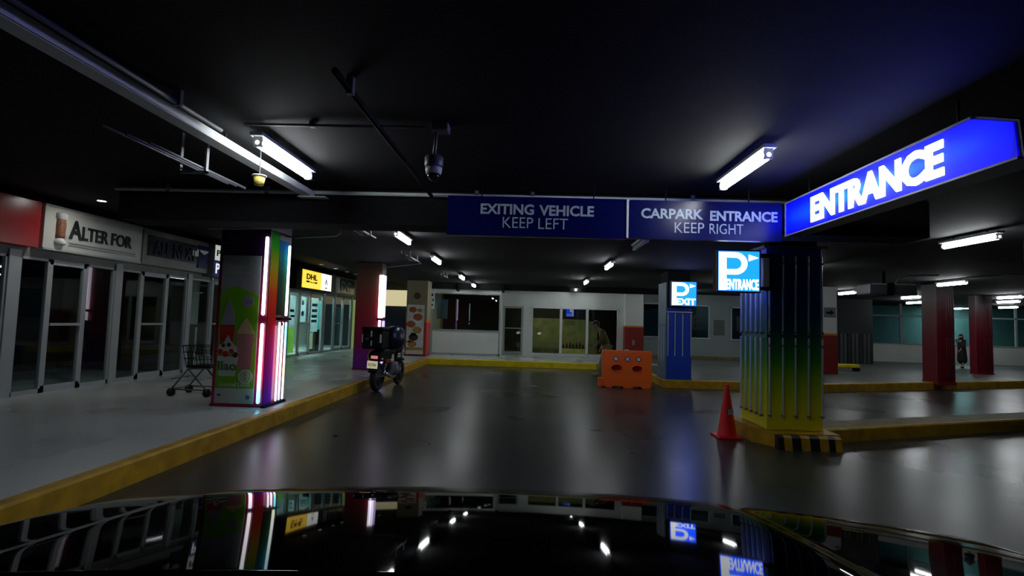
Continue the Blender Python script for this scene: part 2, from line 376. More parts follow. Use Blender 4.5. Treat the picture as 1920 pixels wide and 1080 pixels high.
def downlight(loc, label, power=0, group=None, size=.05):
    t = thing('downlight', label, 'ceiling light', loc, group); x, y, z = loc
    build('ring', MB().lathe((x, y, z), [(.075, 0), (.085, -.012), (.06, -.02), (.055, -.004)], 16), M['white'], t)
    build('lens', MB().lathe((x, y, z-.006), [(.001, -.008), (.05, -.006), (.052, 0), (.001, 0)], 14), emit('downlight_lens', (1, .98, .9), power), t)
    return t
# ceiling panels (real lamps) inside the open shops
def panel_lamp(name, label, x0, x1, y0, y1, z, col, strength):
    t = thing(name, label, 'ceiling light', ((x0+x1)/2, (y0+y1)/2, z), None)
    build('housing', MB().box(x0, x1, y0, y1, z, z+.08), M['white'], t)
    build('diffuser', MB().box(x0+.03, x1-.03, y0+.03, y1-.03, z-.02, z), emit('shop_panel_light', col, strength), t)
panel_lamp('panel_light', 'square ceiling light inside the shop with the yellow sign', -9.2, -8.6, 17.4, 18.0, 3.14, (.75, 1, .95), 90)
panel_lamp('panel_light', 'square ceiling light inside the teal glazed shop', -9.2, -8.6, 20.6, 21.2, 3.14, (.7, 1, .97), 62)
panel_lamp('panel_light', 'small dim ceiling light inside the greenish glazed shop', -9.2, -8.9, 13.1, 13.4, 3.14, (.8, 1, .7), 30)

# ---------------------------------------------------------------- fascia signs on the left
t = thing('shop_sign', 'glossy red blank fascia panel at the far left edge', 'sign', (FX, 4.9, 2.40))
build('panel', MB().bbox(FX, FX+.16, 4.9, 7.72, 2.40, 3.10, .01), M['red'], t)
t = thing('shop_sign', 'white fascia sign with thread spool and dark letters ALTER FOR', 'sign', (FX, 7.8, 2.40))
M['signw'] = mat('white_sign_face', (.60, .63, .60), .22, var=.04)
build('panel', MB().bbox(FX, FX+.14, 7.80, 9.85, 2.40, 3.10, .008), M['signw'], t)
xs = FX+.14
build('edge_trim', MB().box(xs, xs+.012, 7.80, 9.85, 3.07, 3.10).box(xs, xs+.012, 7.80, 9.85, 2.40, 2.43), M['alu'], t)
build('letter', text_mb('A', (xs+.001, 8.24, 2.63), YU, .24, .30, .02, .02), M['lettd'], t, label='tall dark letter A')
build('lettering', text_mb('LTER', (xs+.001, 8.49, 2.64), YU, .54, .22, .02, .018), M['lettd'], t)
build('lettering', text_mb('FOR', (xs+.001, 9.10, 2.64), YU, .48, .22, .02, .018), M['lettd'], t)
build('underline', MB().box(xs+.001, xs+.01, 8.25, 9.7, 2.545, 2.565).box(xs+.001, xs+.01, 8.25, 9.7, 2.51, 2.522), M['greyp'], t)
sp = build('spool', MB().lathe((xs+.01, 8.07, 2.5), [(.075, 0), (.085, .02), (.085, .07), (.06, .09), (.06, .40), (.085, .42), (.085, .48), (.07, .50)], 18), M['stick'], t, label='pale thread spool emblem')
build('thread', MB().lathe((xs+.01, 8.07, 2.6), [(.062, 0), (.072, .02), (.068, .1), (.073, .2), (.066, .29), (.062, .30)], 18), mat('brown_thread', (.25, .10, .06), .6, var=.3, scale=30), sp)
t = thing('shop_sign', 'dark fascia sign with navy letters and blue envelope panel next to the spool sign', 'sign', (FX, 9.87, 2.40))
build('panel', MB().bbox(FX, FX+.16, 9.87, 11.92, 2.40, 3.10, .008), mat('dull_sign_face', (.20, .22, .20), .35), t)
xs = FX+.16
build('board', MB().box(xs, xs+.02, 9.98, 11.55, 2.58, 2.98), mat('near_black_board', (.02, .025, .03), .2), t)
build('lettering', text_mb('ALL NEXT', (xs+.021, 10.12, 2.62), YU, 1.32, .28, .02, .015), M['lettb'], t)
b_ = build('mail_panel', MB().box(xs, xs+.03, 11.52, 11.90, 2.50, 3.0), M['navyb'], t)
build('flap', poly_uv((xs+.031, 11.56, 2.76), YU, [(0, .14), (.30, .14), (.30, .11), (.15, .04), (0, .11)], .006), M['stick'], b_)
build('painted_glare', MB().box(xs+.03, xs+.04, 11.30, 11.50, 2.74, 2.90), M['stick'], t, label='small white painted reflection')  # white patch painted where lamp light reflects off the sign
t = thing('shop_sign', 'projecting box sign, white PH above blue PO, left of the poster pillar', 'sign', (FX, 11.98, 2.35))
build('box', MB().bbox(FX, FX+.27, 11.98, 12.75, 2.35, 3.10, .01), M['grey'], t)
xs = FX+.27
build('white_face', MB().box(xs, xs+.01, 12.0, 12.72, 2.73, 3.08), emit('lit_white_face', (.9, 1, .9), .42), t)
build('blue_face', MB().box(xs, xs+.01, 12.0, 12.72, 2.38, 2.72), emit('lit_navy_face', (.02, .03, .4), .12, (.01, .02, .2)), t)
build('lettering', text_mb('PH', (xs+.011, 12.05, 2.83), YU, .34, .14, .01, .02), M['lettd'], t)
build('lettering', text_mb('PO', (xs+.011, 12.04, 2.42), YU, .42, .24, .01, .01), emit('lit_white_letter', (.95, .98, 1), .8), t)
# plain fascia between, lit yellow sign, dark sign
struct('trim_4', MB().box(FX, FX+.14, 12.78, 16.05, 2.40, 3.10), M['ceil'])
t = thing('light_box_sign', 'lit yellow and white light box reading DHL over the glazed shops', 'sign', (FX, 16.35, 2.36))
build('box', MB().bbox(FX, FX+.27, 16.35, 19.3, 2.36, 3.06, .01), M['black'], t); xs = FX+.27
build('yellow_face', MB().box(xs, xs+.012, 16.75, 18.30, 2.42, 3.0), M['yellow'], t)
build('white_face', MB().box(xs, xs+.012, 18.30, 19.24, 2.42, 3.0), M['litw'], t)
build('lettering', text_mb('DHL', (xs+.013, 17.05, 2.70), YU, .88, .19, .01, .035), M['lettd'], t)
for a_, b_, c_ in ((17.05, 17.30, .06), (17.38, 17.48, .04), (17.55, 17.63, .04), (17.7, 17.93, .05)): build('underline', MB().box(xs+.012, xs+.02, a_, b_, 2.60, 2.60+c_), M['lettd'], t)
build('emblem', poly_uv((xs+.013, 18.62, 2.62), YU, [(0, 0), (.05, 0), (.12, .13), (.19, 0), (.24, 0), (.12, .23)], .006), mat('grey_emblem', (.25, .27, .25), .5), t)
build('small_print', MB().box(xs+.012, xs+.018, 18.66, 18.84, 2.49, 2.53), mat('grey_print', (.3, .32, .3), .5), t)
t = thing('shop_sign', 'unlit dark teal fascia sign with raised vertical letters, past the yellow sign', 'sign', (FX, 19.32, 2.38))
build('panel', MB().box(FX, FX+.12, 19.32, 22.5, 2.38, 3.08), mat('olive_grey_fascia', (.13, .14, .11), .5), t)
build('board', MB().box(FX+.12, FX+.22, 20.2, 22.0, 2.44, 2.98), mat('dark_teal_board', (.03, .06, .065), .2), t)
build('edge_strip', MB().box(FX+.12, FX+.24, 20.13, 20.2, 2.42, 3.0), M['white'], t)
M['pewter'] = mat('pewter_letter', (.12, .18, .19), .3)
build('letter', text_mb('D', (FX+.221, 20.4, 2.5), YU, .5, .40, .02, .01), M['pewter'], t); build('letter', text_mb('C', (FX+.221, 21.0, 2.5), YU, .5, .40, .02, .01), M['pewter'], t)
for i, (y, z) in enumerate(((17.3, 3.22), (18.6, 3.22), (19.8, 3.22), (20.8, 3.22))):
    downlight((-6.9, y, z), ['small recessed downlight over the left end of the lit yellow sign', 'small bright downlight over the white end of the lit sign', 'small recessed downlight between the lit sign and the dark teal sign', 'small bright downlight in front of the dark teal sign'][i], 8 if i in (1, 3) else 3, 'downlights before the lit shops')
downlight((-6.75, 8.05, 3.22), 'recessed downlight shining on the thread spool sign', 260)
downlight((-6.75, 11.45, 3.22), 'recessed downlight shining on the blue envelope panel', 22)
downlight((-6.6, 5.9, 3.22), 'recessed downlight above the red shop sign', 20)

# end of the shop walk: cream fascia over a dark blue opening
t = thing('corridor_fascia', 'cream fascia above a dark navy opening at the end of the shop walk', 'fascia', (-5.9, 24.2, ZW))
build('fascia', MB().box(-6.9, -4.9, 24.1, 24.25, 2.08, 2.80), emit('glowing_cream_face', (1, .88, .5), .55, (.7, .6, .4)), t)  # light falling on the fascia is put in as a faint glow
build('opening', MB().box(-6.9, -4.9, 24.3, 24.35, ZW, 2.08), M['navyp'], t)
for k, x in enumerate((-6.8, -6.3, -5.8, -5.2)):
    downlight((x, 23.8, 3.22), ['tiny spotlight over the left end of the cream corridor fascia', 'second tiny spotlight from the left over the cream corridor fascia', 'third tiny spotlight from the left over the cream corridor fascia', 'tiny spotlight over the right end of the cream corridor fascia'][k], 6, 'spotlights over the cream fascia')
struct('wall_corridor_right', MB().box(-3.95, -3.8, 20.5, 24.6, ZW, 2.9), M['wallw'])
t = thing('glow_panel', 'yellow green stand-in glow panel with black marks beyond the teal shopfront', 'panel', (FX+.05, 22.6, ZW))
build('board', MB().box(FX, FX+.05, 22.55, 23.5, ZW, 2.25), emit('glowing_lime_board', (.5, .75, .25), .22, (.4, .5, .2)), t)  # added glowing board stands in for the bright open area here
build('mark', MB().box(FX+.05, FX+.06, 22.8, 23.0, 1.2, 1.75).box(FX+.05, FX+.06, 23.1, 23.25, 1.35, 1.6), M['lettd'], t)

# ================================================================ PILLARS
def fluted(root, x0, x1, y, z0, zm, z1, xs_, m, r=.014, axis='x'):
    for a in xs_:
        for (u, v) in ((z0, zm-.015), (zm+.015, z1)):
            p = (a, y) if axis == 'x' else (y, a)
            build('tube_light', MB().capsule((p[0], p[1], u), (p[0], p[1], v), r, 8), m, root)
# --- near left pillar with poster
t = thing('pillar', 'crimson pillar with ice cream poster and glowing rainbow tubes, nearest on the left', 'pillar', (-4.1, 7.9, ZW))
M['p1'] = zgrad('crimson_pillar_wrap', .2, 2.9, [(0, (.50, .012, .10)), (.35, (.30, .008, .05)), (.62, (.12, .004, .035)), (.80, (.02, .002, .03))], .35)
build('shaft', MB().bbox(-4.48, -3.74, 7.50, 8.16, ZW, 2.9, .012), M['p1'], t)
# side face print: green at the top through orange and red to violet
M['p1s'] = zgrad('rainbow_print', .2, 2.75, [(0, (.08, .02, .6)), (.22, (.55, .005, .35)), (.45, (.75, .003, .02)), (.62, (.8, .05, .005)), (.80, (.40, .40, .005)), (.9, (.03, .35, .01)), (1, (.01, .12, .02))], .8, spec=.05)
build('corner_print', MB().box(-3.738, -3.732, 7.52, 7.75, .22, 2.72), M['p1s'], t, label='rainbow coloured print strip')
M['p1t'] = zgrad('blue_green_print', 1.5, 2.65, [(0, (.01, .012, .01)), (.5, (.01, .06, .03)), (.75, (.01, .16, .18)), (1, (.01, .08, .4))], .8, spec=.05)
build('side_print', MB().box(-3.738, -3.732, 7.76, 8.06, 1.5, 2.62), M['p1t'], t, label='blue green print panel')
build('ledge', MB().box(-3.74, -3.66, 7.78, 8.12, 1.43, 1.465).box(-3.74, -3.68, 7.46, 8.12, ZW, .225), M['black'], t)
build('base_trim', MB().box(-4.49, -3.72, 7.49, 8.17, ZW, ZW+.03), M['redp'], t)
tw = zgrad('glowing_white_pink_tube', .2, 2.7, [(0, (.10, .75, 1)), (.10, (.25, .9, 1)), (.16, (1, .80, 1)), (.4, (1, .85, 1)), (.6, (1, .9, .95)), (.9, (.85, 1, .95)), (1, (.8, 1, .9))], emission=3.6)
tc = zgrad('glowing_cyan_tube', .2, 2.7, [(0, (.5, .7, 1)), (.2, (1, .85, .35)), (.3, (.2, .9, 1)), (.45, (.1, .8, 1)), (.55, (1, 1, .8)), (.8, (.8, 1, 1)), (1, (.2, .75, 1))], emission=3.0)
tr = zgrad('glowing_rose_tube', .2, 2.7, [(0, (.8, .6, 1)), (.15, (.7, .3, 1)), (.3, (1, .8, .9)), (.45, (1, .9, 1)), (1, (1, .9, 1))], emission=3.4)
for a, b in ((.25, 1.38), (1.49, 2.62)): build('tube_light', MB().capsule((-3.775, 7.455, a), (-3.775, 7.455, b), .024), tw, t)
build('tube_light', MB().capsule((-3.69, 7.99, 1.49), (-3.69, 7.99, 2.57), .020), tc, t)
for y, m_ in ((7.80, tr), (7.90, tw), (8.01, tc)): build('tube_light', MB().capsule((-3.69, y, .24), (-3.69, y, 1.40), .015), m_, t)
build('junction_knob', MB().lathe((-3.70, 7.86, 1.37), [(.001, -.03), (.03, -.02), (.03, .02), (.001, .03)], 12), M['black'], t)
# poster
t = thing('poster', 'tall green ice cream poster reading llao and Ground Level on the crimson pillar', 'poster', (-4.12, 7.49, .24))
py = 7.497
build('sheet', MB().box(-4.42, -3.86, py-.012, py, .24, 2.34), M['greyp'], t)
f = py-.012
def pr(name, mb, m, lab=None): return build(name, mb, m, t, lab)
pr('green_field', poly_uv((-4.42, f, 0), XU, [(0, .45), (.56, .45), (.56, 1.75), (.50, 1.80), (.38, 1.84), (.26, 1.90), (.12, 1.88), (0, 1.78)], .003), M['greenp'])
pr('footer', MB().box(-4.42, -3.86, f-.003, f, .24, .45), M['pale'])
f -= .003
pr('swirl', poly_uv((-4.42, f, 0), XU, [(.03, 1.33), (.24, 1.33), (.20, 1.55), (.14, 1.72), (.08, 1.55)], .003), M['greyp'])
pr('cup', poly_uv((-4.42, f, 0), XU, [(.04, 1.02), (.22, 1.02), (.24, 1.34), (.02, 1.34)], .003), M['cherry'], 'dark red glass')
pr('tub', poly_uv((-4.42, f, 0), XU, [(.30, .72), (.50, .72), (.53, 1.22), (.27, 1.22)], .003), M['pink'], 'pink tub')
pr('cone_top', poly_uv((-4.42, f, 0), XU, [(.27, 1.22), (.53, 1.22), (.46, 1.36), (.40, 1.44), (.33, 1.36)], .003), M['sand'])
pr('yoghurt', poly_uv((-4.42, f-.003, 0), XU, [(.00, .93), (.30, .93), (.28, 1.03), (.20, 1.10), (.15, 1.2), (.10, 1.10), (.03, 1.05)], .003), M['pale'], 'swirled frozen yoghurt')
for x, z, r, m_ in ((.05, .96, .04, 'cherry'), (.13, .93, .045, 'cherry'), (.21, .97, .035, 'cherry'), (.27, .92, .04, 'choc'), (.09, 1.05, .03, 'choc'), (.17, 1.06, .03, 'choc')):
    pr('topping', flat_ring((-4.42+x, f-.006, z), r, XU, .003, 14), M[m_])
pr('paper_cup', poly_uv((-4.42, f-.003, 0), XU, [(.05, .62), (.27, .62), (.31, .90), (.01, .90)], .004), M['pale'])
pr('lettering', text_mb('llao', (-4.39, f-.008, .70), XU, .27, .13, .003, .03), M['greenpd'])
pr('badge', flat_ring((-3.99, f, .62), .105, XU, .003), M['pale']); pr('badge_ring', flat_ring((-3.99, f-.003, .62), .075, XU, .002), M['greenp']); pr('badge_core', flat_ring((-3.99, f-.005, .62), .062, XU, .002), M['pale'])
pr('badge_letter', text_mb('O', (-4.015, f-.008, .575), XU, .05, .09, .003, .01), M['greenpd'])
pr('badge', flat_ring((-4.01, f, 1.68), .085, XU, .003), M['greyp']); pr('badge_text', MB().box(-4.07, -3.95, f-.006, f-.003, 1.69, 1.70).box(-4.07, -3.95, f-.006, f-.003, 1.655, 1.665), M['bluep'])
pr('lettering', text_mb('Ground Level', (-4.37, f-.001, .475), XU, .44, .06, .003, .012), M['pale'])
pr('small_print', MB().box(-4.38, -4.33, f-.004, f, .345, .365), M['lettd']); pr('round_mark', flat_ring((-3.94, f, .33), .03, XU, .004, 14), M['bluep'])
pr('heading', MB().box(-4.30, -4.0, f-.002, f+.003, 2.20, 2.26).box(-4.36, -3.95, f-.002, f+.003, 2.02, 2.05), mat('faint_grey_print', (.22, .23, .25), .5))

# --- second left pillar
t = thing('pillar', 'red to purple pillar with one bright white tube cluster beside the motorcycle', 'pillar', (-4.05, 13.8, ZW))
M['p2'] = zgrad('red_purple_wrap', .2, 2.75, [(0, (.14, .02, .34)), (.12, (.22, .012, .28)), (.3, (.33, .008, .06)), (.62, (.30, .03, .03)), (.85, (.17, .07, .04)), (1, (.10, .06, .04))], .4)
build('shaft', MB().bbox(-4.42, -3.76, 13.40, 13.78, ZW, 2.9, .012), M['p2'], t)
build('base_trim', MB().box(-4.43, -3.74, 13.39, 13.79, ZW, ZW+.03), M['redp'], t)
tv = emit('glowing_violet_white_tube', (.90, .80, 1), 4.0)
for x in (-3.79, -3.725): build('tube_light', MB().capsule((x, 13.36, 1.50), (x, 13.36, 2.60), .03), tv, t)
build('tube_light', MB().capsule((-3.77, 13.36, 1.22), (-3.77, 13.36, 1.46), .03), tv, t)
build('tube_holder', MB().box(-3.84, -3.69, 13.32, 13.40, 1.45, 1.49), M['black'], t)
for y in (13.52, 13.64):
    build('tube_light', MB().capsule((-3.73, y, .3), (-3.73, y, 1.44), .018), emit('dim_violet_tube', (.5, .35, 1), 1.3), t)
    build('tube_light', MB().capsule((-3.73, y, 1.52), (-3.73, y, 2.6), .018), emit('violet_tube', (.6, .5, 1), 1.6), t)

# --- third left pillar with food poster
t = thing('pillar', 'cream over red pillar with food menu poster at the end of the curb', 'pillar', (-4.0, 19.4, ZW))
M['p3'] = zgrad('cream_red_paint', .2, 2.9, [(0, (.50, .04, .03)), (.43, (.50, .05, .03)), (.44, (.55, .2, .05)), (.47, (.55, .2, .05)), (.475, (.30, .27, .18)), (1, (.26, .23, .14))], .5)
M['p3'].node_tree.nodes['Color Ramp'].color_ramp.interpolation = 'CONSTANT'
build('shaft', MB().bbox(-4.42, -3.66, 19.02, 19.75, ZW, 2.9, .012), M['p3'], t)
build('skirting', MB().box(-4.43, -3.65, 19.01, 19.76, ZW, ZW+.06), M['redp'], t)
t = thing('poster', 'food menu poster of fried dishes on the cream and red pillar', 'poster', (-4.05, 19.0, .26))
build('sheet', MB().box(-4.37, -3.76, 18.995, 19.01, .26, 2.02), M['stick'], t)
for x, z, r, m_ in ((-4.17, 1.84, .13, 'food'), (-3.98, 1.58, .16, 'food'), (-4.22, 1.32, .15, 'food'), (-4.0, 1.12, .15, 'food2'), (-4.12, .86, .16, 'choc'), (-4.16, .62, .15, 'food2'), (-3.92, 1.82, .09, 'food2')):
    build('dish_print', flat_ring((x, 18.994, z), r*.8, XU, .003, 18, 1.35), M[m_], t)
build('yellow_band', MB().box(-4.37, -3.76, 18.99, 18.995, .40, .50), M['food2'], t)
build('round_logo', flat_ring((-4.03, 19.0, 2.34), .12, XU, .008, 20), M['brown'], t)

# --- near right pillar
t = thing('pillar', 'blue to green to yellow tubed pillar nearest on the right with striped base', 'pillar', (3.54, 7.7, 0))
M['pr'] = zgrad('blue_green_yellow_wrap', .2, 2.62, [(0, (.85, .78, .01)), (.13, (.75, .75, .01)), (.27, (.32, .58, .01)), (.37, (.04, .32, .02)), (.50, (.008, .17, .12)), (.64, (.010, .10, .32)), (1, (.010, .05, .42))], .35)
build('shaft', MB().box(3.22, 3.86, 7.29, 8.06, .05, 2.9), M['ceil'], t)
build('cladding', MB().bbox(3.17, 3.90, 7.25, 8.10, .19, 2.60, .008), M['pr'], t)
build('bottom_edge_trim', MB().box(3.165, 3.905, 7.245, 7.255, .19, .205), M['curb2'], t)
build('top_cap', MB().box(3.12, 3.95, 7.20, 8.15, 2.60, 2.63), M['grey'], t)
for x in (3.20, 3.375, 3.54, 3.71, 3.885):
    for u, v in ((.34, 1.40), (1.44, 2.50)):
        q = build('tube_light', MB().capsule((x, 7.225, u), (x, 7.225, v), .013, 8), M['tube_off'], t)
        build('clip', MB().box(x-.018, x+.018, 7.21, 7.25, u+.02, u+.045).box(x-.018, x+.018, 7.21, 7.25, v-.12, v-.095), M['galv'], q)
for y in (7.36, 7.53, 7.70, 7.87, 8.04):
    for u, v in ((.34, 1.40), (1.44, 2.50)):
        q = build('tube_light', MB().capsule((3.145, y, u), (3.145, y, v), .015, 8), M['tube_off'], t)
        build('clip', MB().box(3.13, 3.17, y-.018, y+.018, u+.0, u+.03), M['galv'], q)
# its island, wall end stripes and the median running off to the right
struct('curb_island', MB().prism([(3.0, 8.3), (3.02, 7.35), (3.22, 7.02), (4.0, 7.02), (4.06, 8.3)], -.02, .185), M['curb'])
t = thing('wheel_stop', 'black and yellow striped block at the foot of the rainbow pillar', 'kerb block', (3.60, 6.95, 0))
xs_ = [3.17, 3.24, 3.34, 3.45, 3.56, 3.68, 3.79, 3.87, 3.95]
for i in range(len(xs_)-1):
    build('stripe', MB().prism([(6.89, -.005), (6.92, .15), (6.95, .175), (7.015, .175), (7.015, -.005)], xs_[i], xs_[i+1], 'yz'), M['blackpaint'] if i % 2 == 0 else M['curb'], t)
md = Vector((9.6-4.0, 9.62-7.42, 0)).normalized(); mn = Vector((-md.y, md.x, 0))
A = Vector((4.0, 7.42, 0)); Bv = Vector((13.0, 10.95, 0))
struct('median', MB().prism([tuple((A+mn*.03)[:2]), tuple((Bv+mn*.03)[:2]), tuple((Bv+mn*.55)[:2]), tuple((A+mn*.55)[:2])], -.02, .17), M['olive'])
strip('curb_median', [tuple(A[:2]), tuple(Bv[:2])], .06, .18, M['curb'])

# P ENTRANCE sign
def p_sign(name, label, x0, x1, y, z0, z1, word, face, white):
    t = thing(name, label, 'sign', ((x0+x1)/2, y, z0)); W = x1-x0; Hh = z1-z0
    build('box', MB().bbox(x0-.015, x1+.015, y+.005, y+.16, z0-.015, z1+.015, .006), M['black'], t)
    build('rim', MB().box(x0-.018, x1+.018, y-.004, y+.02, z1, z1+.018).box(x0-.018, x1+.018, y-.004, y+.02, z0-.018, z0).box(x0-.018, x0, y-.004, y+.02, z0, z1).box(x1, x1+.018, y-.004, y+.02, z0, z1), M['galv'], t)
    build('lit_face', MB().box(x0, x1, y, y+.006, z0, z1), face, t)
    fy = y-.001
    # big P with a bowl
    pts_o = []; 
    bx0, bz0, bz1 = x0+.02*W, z0+.02*Hh, z0+.97*Hh
    cz = z0+.69*Hh; r = .28*Hh; cx = x0+.42*W
    outer = [(bx0, bz0), (bx0, bz1)] + [(cx + r*math.cos(a)*1.05, cz + r*math.sin(a)) for a in [PI/2 - PI*k/14 for k in range(15)]] + [(bx0+.18*W, cz-r), (bx0+.18*W, bz0)]
    n_ = len(outer); ri = r*.52; icx = cx
    inner = [(bx0+.18*W, cz-ri), (bx0+.18*W, cz+ri)] + [(icx + ri*math.cos(a)*1.05, cz + ri*math.sin(a)) for a in [PI/2 - PI*k/10 for k in range(11)]]
    bm = bmesh.new(); eds = []
    for loop in (outer, inner):
        vs = [bm.verts.new((a, fy, b)) for a, b in loop]
        for i in range(len(vs)): eds.append(bm.edges.new((vs[i], vs[(i+1) % len(vs)])))
    res = bmesh.ops.triangle_fill(bm, edges=eds, use_beauty=True)
    fcs = [g for g in res['geom'] if isinstance(g, bmesh.types.BMFace)]
    ex = bmesh.ops.extrude_face_region(bm, geom=fcs)
    for g in ex['geom']:
        if isinstance(g, bmesh.types.BMVert): g.co.y -= .005
    bm.verts.index_update(); mb = MB().add([v.co[:] for v in bm.verts], [[v.index for v in f_.verts] for f_ in bm.faces]); bm.free()
    build('letter_p', mb, white, t)
    build('arrow', poly_uv((x0+.74*W, fy, z0+.75*Hh), XU, [(0, 0), (.24*W, .09*Hh), (0, .17*Hh)], .005), white, t)
    build('lettering', text_mb(word, (x0+.20*W, fy, z0+.03*Hh), XU, .78*W, .27*Hh, .006, .03), white, t)
    return t
pf = emit('lit_cyan_blue_face', (.003, .075, 1.0), 6.0, (.02, .05, .3)); pw = emit('lit_white_lettering', (.90, .97, 1), 3.2)
t = p_sign('parking_sign', 'lit square blue sign with white P, arrow and ENTRANCE on the rainbow pillar', 2.44, 2.97, 7.0, 1.99, 2.51, 'ENTRANCE', pf, pw)
build('back_face', MB().box(2.44, 2.97, 7.155, 7.166, 1.99, 2.51), pf, t, 'lit back face')
build('back_letter', text_mb('P', (2.93, 7.167, 2.18), (-1, 0, 0), .26, .30, .005, .05), pw, t)
build('back_lettering', text_mb('EXIT', (2.93, 7.167, 2.01), (-1, 0, 0), .46, .14, .005, .02), pw, t)
build('bracket', MB().box(2.97, 3.17, 7.10, 7.16, 2.45, 2.50).box(2.97, 3.17, 7.10, 7.16, 2.02, 2.06).box(3.14, 3.18, 7.10, 7.28, 2.02, 2.5), M['black'], t)

# --- exit pillar
t = thing('pillar', 'blue cladded pillar with white tube strips under the EXIT sign', 'pillar', (3.72, 13.9, ZW))
build('shaft', MB().box(3.46, 4.02, 13.50, 14.25, ZW-.02, 2.9), M['ceil'], t)
build('side_cladding', MB().box(3.42, 3.45, 13.50, 14.30, .21, 2.62), M['paleblue'], t)
build('side_joint', MB().box(3.412, 3.42, 13.50, 14.30, 1.53, 1.56), M['grey'], t)
build('front_cladding', MB().box(3.44, 4.04, 13.44, 13.50, ZW, 1.98), M['blue'], t)
build('top_ledge', MB().box(3.43, 4.05, 13.40, 13.50, 1.86, 1.885), M['tube_off'], t)
for x in (3.46, 3.63, 3.82, 4.02): build('tube_light', MB().capsule((x, 13.425, .78), (x, 13.425, 1.84), .012, 8), M['tube_off'], t)
for y in (13.6, 13.85, 14.1): build('tube_light', MB().capsule((3.40, y, .6), (3.40, y, 1.5), .012, 8), M['tube_off'], t)
build('base', MB().box(3.41, 4.06, 13.42, 14.3, ZW-.005, ZW+.03), M['blue'], t)
t = p_sign('parking_sign', 'smaller lit blue sign with white P, arrow and EXIT on the blue pillar', 3.48, 4.08, 13.22, 2.03, 2.61, 'EXIT', pf, pw)
build('bracket', MB().box(3.55, 3.62, 13.37, 13.50, 2.1, 2.5).box(3.90, 3.97, 13.37, 13.50, 2.1, 2.5), M['black'], t)
# --- red columns on the right
def red_col(x0, x1, y0, y1, label):
    t = thing('pillar', label, 'pillar', ((x0+x1)/2, (y0+y1)/2, 0))
    m_ = zgrad('faded_red_wrap', .15, 2.9, [(0, (.17, .003, .014)), (.45, (.14, .004, .014)), (.72, (.09, .02, .025)), (.85, (.09, .065, .065)), (1, (.07, .06, .06))], .45)
    build('shaft', MB().bbox(x0, x1, y0, y1, .14, 2.9, .012), m_, t)
    w_ = (x1-x0)
    for k in range(4):
        build('tube_light', MB().capsule((x0+w_*(.52+.14*k), y0-.02, .3), (x0+w_*(.52+.14*k), y0-.02, 1.42), .012, 8), M['maroon'], t)
        build('tube_light', MB().capsule((x0+w_*(.52+.14*k), y0-.02, 1.46), (x0+w_*(.52+.14*k), y0-.02, 2.5), .012, 8), M['maroon'], t)
    build('plinth', MB().box(x0-.01, x1+.01, y0-.03, y1+.01, .14, .22), M['redp'], t)
red_col(11.1, 11.58, 14.95, 15.5, 'faded red pillar, larger and nearer of the two on the right')
red_col(15.36, 15.92, 18.9, 19.2, 'dark red pillar, smaller and further right behind the walking figure')
t = thing('pillar', 'white over red square column just right of the rainbow pillar', 'pillar', (9.35, 17.2, ZW))
build('shaft', MB().box(8.95, 9.60, 17.0, 17.6, 1.44, 2.9), M['white'], t)
build('red_base', MB().box(8.94, 9.61, 16.99, 17.61, ZW, 1.38), M['redp'], t); build('orange_band', MB().box(8.94, 9.61, 16.99, 17.61, 1.38, 1.44), M['orangep'], t)
build('sign_plate', MB().box(9.2, 9.55, 16.97, 17.0, 1.95, 2.25), M['grey'], t); build('plate_arrow', poly_uv((9.25, 16.969, 2.0), XU, [(0, .05), (.14, .05), (.14, 0), (.25, .09), (.14, .18), (.14, .12), (0, .12)], .004), M['black'], t)
t = thing('pillar', 'dark navy pillar cut off by the right edge of the picture', 'pillar', (7.5, 7.6, 0))
build('shaft', MB().bbox(7.13, 7.9, 7.28, 7.92, 0, 2.9, .012), mat('navy_pillar_wrap', (.006, .014, .06), .35), t)
build('notice_plate', MB().box(7.115, 7.13, 7.5, 7.75, .75, .95), M['paleblue'], t); build('notice_plate', MB().box(7.115, 7.13, 7.5, 7.75, 1.9, 2.05), M['paleblue'], t)
t = thing('pillar', 'white column with red base behind the orange barrier', 'pillar', (4.1, 21.3, ZW))
build('shaft', MB().box(3.76, 4.45, 21.0, 21.6, 1.50, 2.9), M['wallw'], t); build('orange_band', MB().box(3.755, 4.455, 20.995, 21.605, 1.44, 1.50), M['orangep'], t)
build('red_base', MB().box(3.75, 4.46, 20.99, 21.61, ZW, 1.44), M['redp'], t); build('hydrant_plate', MB().box(4.03, 4.12, 20.975, 20.99, .75, .95), M['greyp'], t)

# ================================================================ BACK SHOPS
# projecting white booth
t = thing('booth', 'white kiosk with wide dark window and plain white lower panel at the far end', 'kiosk', (-2.5, 20.6, ZW))
build('lower_panel', MB().bbox(-3.72, -1.12, 20.42, 20.52, ZW+.05, 1.12, .008), M['wallw'], t)
build('skirting', MB().box(-3.72, -1.10, 20.40, 20.52, ZW, ZW+.07), M['alu'], t)
build('sill', MB().box(-3.72, -1.10, 20.38, 20.52, 1.12, 1.155), M['alu'], t)
build('header', MB().box(-3.78, -1.10, 20.42, 20.52, 2.53, 2.9), M['wallw'], t)
fr = build('window_frame', MB().box(-3.78, -3.70, 20.40, 20.50, ZW, 2.55).box(-1.16, -1.10, 20.40, 20.50, ZW, 2.55).box(-3.7, -1.16, 20.41, 20.47, 2.51, 2.55), M['alu'], t)
build('pane', MB().box(-3.7, -1.16, 20.44, 20.45, 1.155, 2.51), M['glassb'], fr)
build('side_wall', MB().box(-1.16, -1.10, 20.5, 21.4, ZW, 2.9), M['wallw'], t)
build('backdrop', MB().box(-3.72, -1.2, 22.9, 23.0, ZW, 2.9), M['dark'], t)
